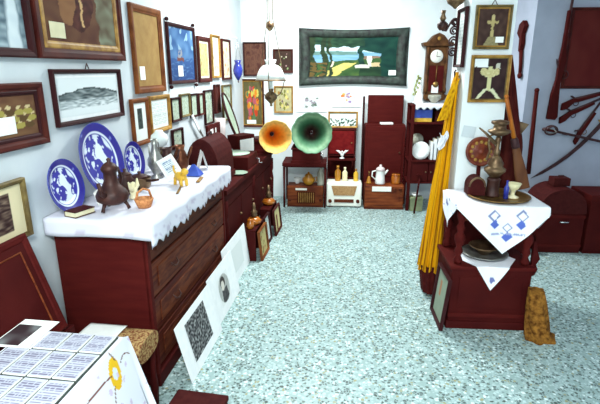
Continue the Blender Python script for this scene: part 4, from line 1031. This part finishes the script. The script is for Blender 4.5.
# cup, blue bottle
cup = lathe_thing('goblet', 'white footed cup on the brass tray beside the lamp', 'cup', [(.001, 0), (.035, 0), (.036, .008), (.012, .018), (.012, .045), (.03, .06), (.046, .095), (.043, .095), (.026, .064), (.001, .06)], 'creamc', (1.165, 2.96, TZ2))
lathe_thing('bottle', 'slim cobalt blue bottle between lamp and white cup', 'bottle', [(.001, 0), (.015, 0), (.016, .07), (.007, .09), (.007, .115), (.01, .118), (.001, .12)], 'blueglass', (1.112, 2.93, TZ2))
lathe_thing('cup', 'second white cup behind the footed one on the tray', 'cup', [(.001, 0), (.022, 0), (.034, .05), (.031, .05), (.018, .005), (.001, .005)], 'porcelain', (1.195, 3.06, TZ2))

# paddle
pd = thing('paddle', 'long paddle with orange shaft and brown blade leaning at the pillar', 'paddle', (0, 3.10, 0))
def along(t_): return Vector((lerp(1.105, 1.285, t_), 0, lerp(1.475, .885, t_)))
MB().tube([along(0), along(.02), along(.45)], [.010, .013, .015], 12).build('shaft', 'orange_wood', pd)
MB().tube([along(.43), along(.45), along(.52), along(.54)], [.018, .024, .026, .022], 12).build('collar', 'iron', pd)
Tb = Matrix.Translation((0, 0, 0))
mb = MB()
for i in range(12):
    pass
def blade(u, v):
    an = 2 * PI * u; w_ = lerp(.02, .04, min(1, v * 1.6)) ; p = along(lerp(.53, 1.0, v))
    return (p.x + w_ * math.cos(an), .012 * math.sin(an), p.z + .010 * math.cos(an))
MB().grid(20, 12, blade).build('blade', 'blade_wood', pd)
# dark knob at the top of shaft
MB().ball(along(0).x, 0, along(0).z + .008, .014).build('knob', 'orange_wood', pd)

# brown garment on the pillar's far side
gm = thing('hanging_garment', 'dark brown garment hanging at the far side of the pillar', 'garment', (0, 3.40, 0))
def garm(u, v):
    an = 2 * PI * u; z = lerp(1.74, .72, v)
    a_ = lerp(.02, .10, min(1, v * 1.8)); x = lerp(1.18, 1.255, min(1, v * 1.6))
    f = 1 + .1 * math.sin(an * 7 + v * 3)
    return (x + a_ * f * math.cos(an), .09 * f * math.sin(an), z)
MB().grid(60, 26, garm).build('body', 'garment', gm)
MB().tube([(1.14, 0, 1.70), (1.17, 0, 1.70), (1.175, 0, 1.745)], .006, 6).build('hook', 'iron', gm)
MB().prism([(1.31, 1.30), (1.375, 1.28), (1.32, 1.20)], -.04, .02).build('collar_flap', 'brass_dull', gm, .004)
# carved bracket figure hanging behind the pillar
cf = thing('wall_carving', 'dark curved wooden carving hanging between pillar and guns', 'carving', (1.815, 4.86, 0), (0, 0, -PI / 2))
MB().prism([(-.02, 2.06), (.06, 2.09), (.12, 2.04), (.07, 1.97), (.085, 1.88), (.06, 1.80), (.03, 1.82), (.02, 1.93), (-.05, 1.98)], -.04, 0).build('head', 'darkest', cf, .004)
MB().tube([(.06, -.02, 1.82), (.09, -.02, 1.70), (.10, -.02, 1.60)], [.02, .018, .016], 8).build('shaft', 'darkest', cf)
MB().ball(.10, -.02, 1.59, .035, .02, .03).build('foot_knob', 'darkest', cf)

# framed picture leaning at stand's side
framed('small grey green picture in dark frame leaning on the carved stand side', .30, .36, .022, 'frame_black', lambda u, v: (170, 120, 90) if abs(u - .35) < .08 and .45 < v < .8 else mix3((132, 146, 128), (150, 160, 142), nz(u, v, 5)), (.752, 2.91, 0), (-.09, 0, -PI / 2))
# hessian bag
bg = thing('sack', 'brown hessian sack slumped against the carved stand', 'sack', (1.335, 2.715, 0))
def sack(u, v):
    an = 2 * PI * u; z = .34 * v
    w_ = lerp(.078, .045, v ** 1.2); d_ = lerp(.075, .04, v)
    f = 1 + .10 * math.sin(an * 6 + v * 6) + .12 * (nz(math.cos(an), math.sin(an) + v * 2, 2.2) - .5)
    return (lerp(.0, -.05, v) + w_ * f * math.cos(an) + (.03 if v < .1 and math.cos(an) > .6 else 0), d_ * f * math.sin(an), z)
MB().grid(48, 24, sack).build('body', 'burlap', bg)
MB().add([tuple(sack(k / 24, 1)) for k in range(24)], [tuple(range(24))]).build('gathered_top', 'burlap', bg)

# ------------------------------------------------------------------ grey wall: guns, swords, panel
GY = 4.612
pnl = framed('dark maroon framed panel high on the grey wall', .56, .70, .025, 'frame_brown', f_noise([(86, 26, 26), (98, 38, 34)], 3), (2.40, GY, 1.475), (0, 0, 0))
rf = thing('rifle', 'long dark rifle hanging upright on the grey wall', 'rifle', (0, GY - .03, 0))
MB().tube([(2.105, 0, 2.36), (2.085, 0, 1.78)], [.011, .013], 10).build('barrel', 'steel', rf)
MB().prism([(2.075, 2.15), (2.095, 2.15), (2.10, 1.85), (2.115, 1.72), (2.11, 1.62), (2.095, 1.52), (2.10, 1.42), (2.115, 1.22), (2.095, 1.19), (2.02, 1.20), (2.03, 1.42), (2.055, 1.56), (2.058, 1.72), (2.07, 1.85)], -.02, .018).build('stock', 'darkest', rf, .004)
MB().tube(spiral(2.125, 1.60, .034, .034, 0, 2 * PI), .005, 6).build('trigger_guard', 'steel', rf)
MB().tube([(2.11, 0, 1.60), (2.125, 0, 1.59)], .004, 6).build('trigger', 'steel', rf)
MB().prism([(2.055, 1.70), (2.035, 1.74), (2.04, 1.70), (2.055, 1.66)], -.015, .0).build('hammer', 'steel', rf)
MB().box(2.085, .01, 1.78, 2.10, .03, 1.80).build('wall_hook', 'iron', rf)
rd = thing('hanging_stick', 'dark straight rod hung upright at the grey wall corner', 'stick', (0, GY - .03, 0))
MB().tube([(1.925, 0, .67), (1.90, 0, 1.45)], [.022, .018], 10).build('shaft', 'darkest', rd)
MB().ball(1.90, 0, 1.46, .022).build('knob', 'darkest', rd)
MB().box(1.90, .01, 1.20, 1.915, .03, 1.22).build('wall_hook', 'iron', rd)
def pistol(label, p0, p1, sc, brass=False, grip=.12):
    t = thing('pistol', label, 'pistol', (p0[0], GY - .03, p0[1]))
    d = Vector((p1[0] - p0[0], p1[1] - p0[1])); Ln = d.length; an = math.atan2(d.y, d.x)
    T = Matrix.Rotation(-an, 4, 'Y')
    MB().prism([(0, -.05 * sc), (.05, -.05 * sc), (grip, -.02), (grip + .06, -.022), (Ln * .75, -.016), (Ln * .75, .006), (grip + .04, .012), (grip, .018), (.02, 0)], -.018, .018, T).build('stock', 'darkest', t, .004)
    MB().tube([(grip, 0, .012), (Ln, 0, .008)], [.013, .010], 10, T).build('barrel', 'steel', t)
    MB().tube([(grip + .02 + .022 * math.cos(q * PI / 8), 0, -.03 + .022 * math.sin(q * PI / 8)) for q in range(17)], .004, 6, T).build('trigger_guard', 'brass' if brass else 'steel', t)
    MB().prism([(grip, .02), (grip - .02, .05), (grip - .005, .05), (grip + .02, .02)], -.01, .008, T).build('hammer', 'steel', t)
    MB().box(Ln * .5 - .01, .005, -.01, Ln * .5 + .01, .03, .01, T).build('wall_hook', 'iron', t)
pistol('upper flintlock pistol under the maroon panel', (2.125, 1.335), (2.58, 1.46), 1.2)
pistol('lower flintlock pistol with its butt beside the rifle stock', (2.122, 1.20), (2.53, 1.40), 1.0)
pistol('steep slanting pistol with brass guard below the crossed pair', (2.29, .97), (2.50, 1.36), .6, True)
# sabre with blade sweeping up, and sword with ornate guard
sb = thing('hanging_sabre', 'long curved sabre hung with its point low on the grey wall', 'sabre', (0, GY - .025, 0))
cur = [(1.955, .622), (2.06, .67), (2.17, .745), (2.28, .835), (2.38, .935), (2.47, 1.04), (2.56, 1.16)]
up_ = [(x - .012 - .012 * i / 6, z + .02 + .012 * i / 6) for i, (x, z) in enumerate(cur)]; up_[0] = cur[0]
MB().prism(cur + up_[1:][::-1], -.006, .006).build('blade', 'steel', sb, .001)
MB().tube([(2.53, 0, 1.16), (2.55, 0, 1.19), (2.60, 0, 1.26), (2.64, 0, 1.28)], .016, 8).build('grip', 'darkest', sb)
MB().tube([(2.50, 0, 1.19), (2.56, 0, 1.14), (2.62, 0, 1.18), (2.65, 0, 1.27)], .008, 8).build('guard', 'brass', sb)
MB().box(2.27, .0, .845, 2.29, .025, .86).build('wall_hook', 'iron', sb)
sw = thing('sword', 'sword with an ornate pale basket guard below the rifle', 'sword', (0, GY - .085, 0))
MB().prism([(2.10, 1.10), (2.11, 1.075), (2.66, .955), (2.70, .955), (2.66, .98)], -.006, .006).build('blade', 'steel', sw, .001)
MB().tube([(2.10, 0, 1.09), (2.00, 0, 1.105)], .013, 8).build('grip', 'darkest', sw)
for k in range(4): MB().tube([(2.00 + .1 * q / 10, -.02 + .035 * math.sin(q * PI / 10) * math.cos(k * .9), 1.10 - .001 * q + .05 * math.sin(q * PI / 10) * math.sin(k * .9 - .6)) for q in range(11)], .005, 6).build('guard_bar', 'silver' if k < 2 else 'steel', sw)
MB().tube([(2.05 + .058 * math.cos(q * PI / 12), -.012, 1.10 + .042 * math.sin(q * PI / 12)) for q in range(25)], .008, 8).build('guard_ring', 'steel', sw)
MB().ball(1.99, 0, 1.107, .018).build('pommel', 'steel', sw)
MB().box(2.20, .0, 1.05, 2.215, .085, 1.07).build('wall_hook', 'iron', sw)

# ------------------------------------------------------------------ dark trunks under the guns
tk = thing('trunk', 'dark domed trunk with a bright handle under the guns', 'trunk', (2.125, 4.38, 0))
MB().box(-.205, -.17, 0, .20, .17, .38).build('body', 'darkest', tk, .006)
MB().prism([(-.21, .38), (.205, .38)] + [(-.0025 + .2075 * math.cos(PI * k / 14), .39 + .22 * math.sin(PI * k / 14) ** .8) for k in range(15)], -.175, .175).build('domed_lid', 'leather', tk, .004)
for z in (.06, .34): MB().box(-.209, -.174, z, .204, -.168, z + .025).build('band', 'dark', tk)
MB().tube([(-.02, -.17, .30), (-.01, -.19, .305), (.05, -.19, .305), (.06, -.17, .30)], .006, 8).build('handle', 'chrome', tk)
bx = thing('case', 'small dark case on top of the domed trunk', 'case', (2.13, 4.38, .611))
MB().box(-.075, -.06, 0, .075, .06, .075).build('body', 'leather', bx, .006)
MB().tube([(-.025, -.02, .075), (-.025, -.02, .095), (.025, -.02, .095), (.025, -.02, .075)], .004, 6).build('handle', 'iron', bx)
ch2 = thing('chest', 'plain dark wooden chest beside the domed trunk, at the photo edge', 'chest', (2.67, 4.38, 0))
MB().box(-.32, -.18, .03, .32, .18, .50).build('body', 'darkest', ch2, .006)
MB().box(-.33, -.19, .50, .33, .19, .56).build('lid', 'darkest', ch2, .008)
MB().box(-.32, -.17, 0, .32, .17, .03).build('plinth', 'darkest', ch2)
MB().prism([(-.03, .40), (.03, .40), (.02, .50), (-.02, .50)], -.186, -.18).build('lock_plate', 'bronze', ch2)
b = thing('box', 'low dark box on the floor between domed trunk and carved stand', 'box', (1.72, 4.30, 0))
MB().box(-.14, -.14, 0, .14, .14, .20).build('body', 'darkest', b, .005)
MB().box(-.145, -.145, .20, .145, .145, .235).build('lid', 'darkest', b, .005)

# ------------------------------------------------------------------ leaning dark panel by the near end of chest
bn = thing('bench', 'low dark bench at the wall under the leaning dark panel', 'bench', L(1.55, 0, 0), (0, 0, SK))
MB().box(.02, -.42, .46, .235, .345, .50).build('seat', 'darkest', bn, .004)
for yy in (-.38, .31): MB().box(.03, yy - .02, 0, .205, yy + .02, .46).build('end_panel', 'darkest', bn)
pn = thing('wooden_panel', 'dark panel with a gold inlaid line leaning at the wall', 'panel', L(1.52, .205, .503), (-.30, 0, FACE))
MB().box(-.34, -.02, 0, .34, -.004, .47).build('board', 'darkest', pn, .003)
r = ring(.68, .47, .045, .028); r.build('frame', 'dark', pn)
r = ring(.55, .34, .006, .005); r.v = [p + Vector((0, -.0195, .065)) for p in r.v]; r.build('inlay', 'radio', pn)
MB().box(.3405, -.02, .10, .344, -.008, .45).build('glass_edge', 'mirror', pn)

# ------------------------------------------------------------------ foreground table
FT = .65
FO = L(1.25, .44, 0)
tb = thing('table', 'low table under the white embroidered cloth, in front', 'table', FO, (0, 0, SK))
MB().box(-.185, -.52, FT - .03, .198, .335, FT).build('tabletop', 'darkest', tb, .003)
for sx in (-.16, .175):
    for sy in (-.48, .30): MB().box(sx - .02, sy - .02, 0, sx + .02, sy + .02, FT - .03).build('leg', 'darkest', tb)
def fcloth(u, v):
    X0, X1, Y0, Y1 = -.185, .203, -.525, .34; DX, DY = .58, .16
    tx = X0 + u * (X1 - X0 + DX); ty = Y0 + v * (Y1 - Y0 + DY)
    x, y, z = tx, ty, FT + .004
    d = 0
    if tx > X1:
        d = min(1.0, (tx - X1)); x = X1 + .008 + .17 * d + .02 * math.sin(y * 13) * d * 2; z -= d * .93
    if ty > Y1:
        e = ty - Y1; y = Y1 + .006 + .22 * e; z = min(z, FT + .004 - e * .95) if tx <= X1 else z - e * .1
        if tx > X1: y += .12 * d
    elif tx > X1 and ty > Y1 - .25: y += .16 * d * ((ty - Y1 + .25) / .25) ** 2
    return (x, y, max(z, .03))
def fpaint(p):
    col = (228, 228, 238)
    if p.x > .209:
        yy, d = p.y, FT - p.z
        # yellow flower ring and brown stems
        q = math.hypot((yy - .24) * 1.25, (d - .085) * .7)
        if .018 < q < .045: col = (232, 184, 40)
        elif q <= .018: col = (214, 222, 240)
        if (abs(yy - .25 - .5 * (d - .02)) < .003 and d < .045) or (abs(yy - .215 + .5 * (d - .12)) < .0035 and .12 < d < .4) \
           or (abs(d - .075 + .018 * math.sin((yy - .285) * 45)) < .003 and .285 < yy < .36): col = (110, 70, 60)
        q2 = math.hypot((yy + .02) * 1.2, (d - .14) * .7)
        if .02 < q2 < .055: col = (224, 176, 60)
        if abs(d - .07 - .9 * (yy - .12) ** 2) < .0035 and yy < .22: col = (120, 70, 60)
        if d > .02 and nz(yy, d, 30, 3) > .72: col = (206, 190, 214)
    return col
o = MB().grid(220, 170, fcloth).build('tablecloth', 'clothp', None, paint=fpaint)
place(o, FO, (0, 0, SK)); tag(o, 'white cloth with yellow flower embroidery on the front table', 'cloth')
# postcards
rows = [('back row', .326, .112, 3), ('middle row', .208, .146, 4), ('front row', .056, .146, 4)]
bo = MB().box(-.172, -.10, 0, .202, .212, .004).box(-.078, .212, 0, .202, .33, .004).build('card_board', 'frame_green'); place(bo, FO + Vector((0, 0, FT + .0065)), (0, 0, SK)); tag(bo, 'dark board under the rows of white text cards', 'board')
names = ['at the cloth edge', 'second from the cloth edge', 'third from the cloth edge', 'fourth from the cloth edge']
def card_text(k):
    def f(u, v):
        if .08 < u < .92 and .07 < v < .93 and (v * 13) % 1 < .5 and nz(u * 3, int(v * 13), 5, k) > .4: return (112, 108, 130)
        return (182, 184, 198)
    return f
card0 = None
for ri, (rn, ytop, dep, n) in enumerate(rows):
    for ci in range(n):
        t = thing('postcard', f'small white text card in the {rn}, {names[ci]}', 'card', (0, 0, 0), (0, 0, SK + random.uniform(-.02, .02)), 'text cards laid out on the front table')
        p = Matrix.Translation(FO + Vector((0, 0, FT + .011))) @ Matrix.Rotation(SK, 4, 'Z') @ Vector((.154 - ci * .0915, ytop - dep / 2, 0))
        t.location = p
        MB().box(-.0420, -dep / 2 + .002, 0, .0420, dep / 2 - .003, .004).build('card_stock', 'tag', t)
        mb = MB().grid(22, 34, lambda u, v: ((u - .5) * .081, (v - .5) * (dep - .008), .0048), smooth=False)
        mb.build('printed_face', 'paint', t, paint=lambda q, k=ri * 5 + ci: card_text(k)(q.x / .081 + .5, q.y / dep + .5))
# white sheet and dark photo at the back of the table
def on_table(x, y, z=.007): return Matrix.Translation(FO + Vector((0, 0, FT + z))) @ Matrix.Rotation(SK, 4, 'Z') @ Vector((x, y, 0))
t = thing('photograph', 'dark glossy photograph with white border behind the text cards', 'photograph', on_table(-.185, .345), (0, 0, SK))
MB().box(-.06, -.13, 0, .09, .06, .003).build('border', 'tag', t)
mb = MB().grid(30, 20, lambda u, v: (-.055 + u * .10, -.12 + v * .14, .0038), smooth=False)
mb.build('image', 'paint', t, paint=lambda q: mix3((54, 40, 44), (130, 138, 138), (nz(q.x, q.y, 16) - .4) * 2))
# upholstered stool behind the table
sl = thing('stool', 'low stool with speckled fabric seat before the chest end', 'stool', (-1.01, 1.90, 0), (0, 0, SK))
def seat(u, v):
    an = 2 * PI * u; k = 2.6
    cx, cz = math.cos(an), math.sin(an)
    r = (abs(cx) ** k + abs(cz) ** k) ** (-1 / k)
    return (lerp(-.17, .17, v), .10 * r * cx, .385 + .055 * r * cz)
sm = MB().grid(40, 10, seat); 
sm.add([seat(k / 40, 0) for k in range(40)], [tuple(range(40))]); sm.add([seat(k / 40, 1) for k in range(40)], [tuple(reversed(range(40)))])
sm.build('seat', 'tapestry', sl, .008)
for sx in (-.14, .14):
    for sy in (-.07, .07): MB().lathe([(.014, 0), (.02, .1), (.014, .2), (.02, .34)], 10, Matrix.Translation((sx, sy, 0))).build('leg', 'darkest', sl)
o = MB().grid(16, 10, lambda u, v: (-.16 + u * .19, -.09 + v * .16, .4475 - .004 * (2 * v - 1) ** 2)).build('paper_sheet', 'tag', None, solid=.002)
place(o, (-1.01, 1.90, 0), (0, 0, SK)); tag(o, 'white paper lying on the speckled fabric stool', 'paper')
# dark case at the bottom edge
cs = thing('suitcase', 'dark leather case on the floor at the bottom edge, before the prints', 'case', (-.60, 1.78, 0), (0, 0, -.12))
MB().box(-.13, -.10, 0, .12, .10, .12).build('body', 'leather', cs, .008)
MB().box(-.135, -.105, .12, .125, .105, .15).build('lid', 'leather', cs, .008)
MB().tube([(-.04, -.10, .10), (-.035, -.125, .105), (.03, -.125, .105), (.035, -.10, .10)], .006, 8).build('handle', 'iron', cs)

# ------------------------------------------------------------------ light
def ceiling_or_flash_light(label, x, y, w, d, power, col=(.92, 1, .985)):
    t = thing('ceiling_or_flash_light', label, 'ceiling light', (x, y, 2.9))
    MB().box(-w / 2, -d / 2, -.05, w / 2, d / 2, 0).build('housing', 'ivory', t)
    la = bpy.data.lights.new('tube_or_flash_light', 'AREA'); la.shape = 'RECTANGLE'; la.size = w - .06; la.size_y = d - .06
    la.energy = power; la.color = col
    lo = bpy.data.objects.new('tube_or_flash_light', la); C.objects.link(lo); lo.location = (0, 0, -.06); lo.parent = t
ceiling_or_flash_light('white ceiling light over the far half of the room', -.1, 4.5, .9, .4, 108)
ceiling_or_flash_light('added white light behind the camera, standing in for the flash', -.1, -.5, .9, .4, 172)  # added light behind the camera, brightens front faces as a flash would
w = bpy.data.worlds.new('room_air'); bpy.context.scene.world = w; w.use_nodes = True
w.node_tree.nodes['Background'].inputs['Color'].default_value = (.8, .9, 1, 1); w.node_tree.nodes['Background'].inputs['Strength'].default_value = .3

# ------------------------------------------------------------------ camera
cd = bpy.data.cameras.new('camera'); cam = bpy.data.objects.new('camera', cd); C.objects.link(cam)
cd.lens = 28; cd.sensor_width = 36; cd.sensor_fit = 'HORIZONTAL'; cd.clip_start = .02
cam.location = (0, 0, 1.65)
cam.rotation_euler = (math.radians(90 - 15.907), 0, math.radians(3.773))
sc = bpy.context.scene; sc.camera = cam
vs_ = sc.view_settings
vs_.view_transform = 'Standard'; vs_.look = 'None'; vs_.gamma = 1.0; vs_.use_curve_mapping = False; vs_.exposure = 0.0
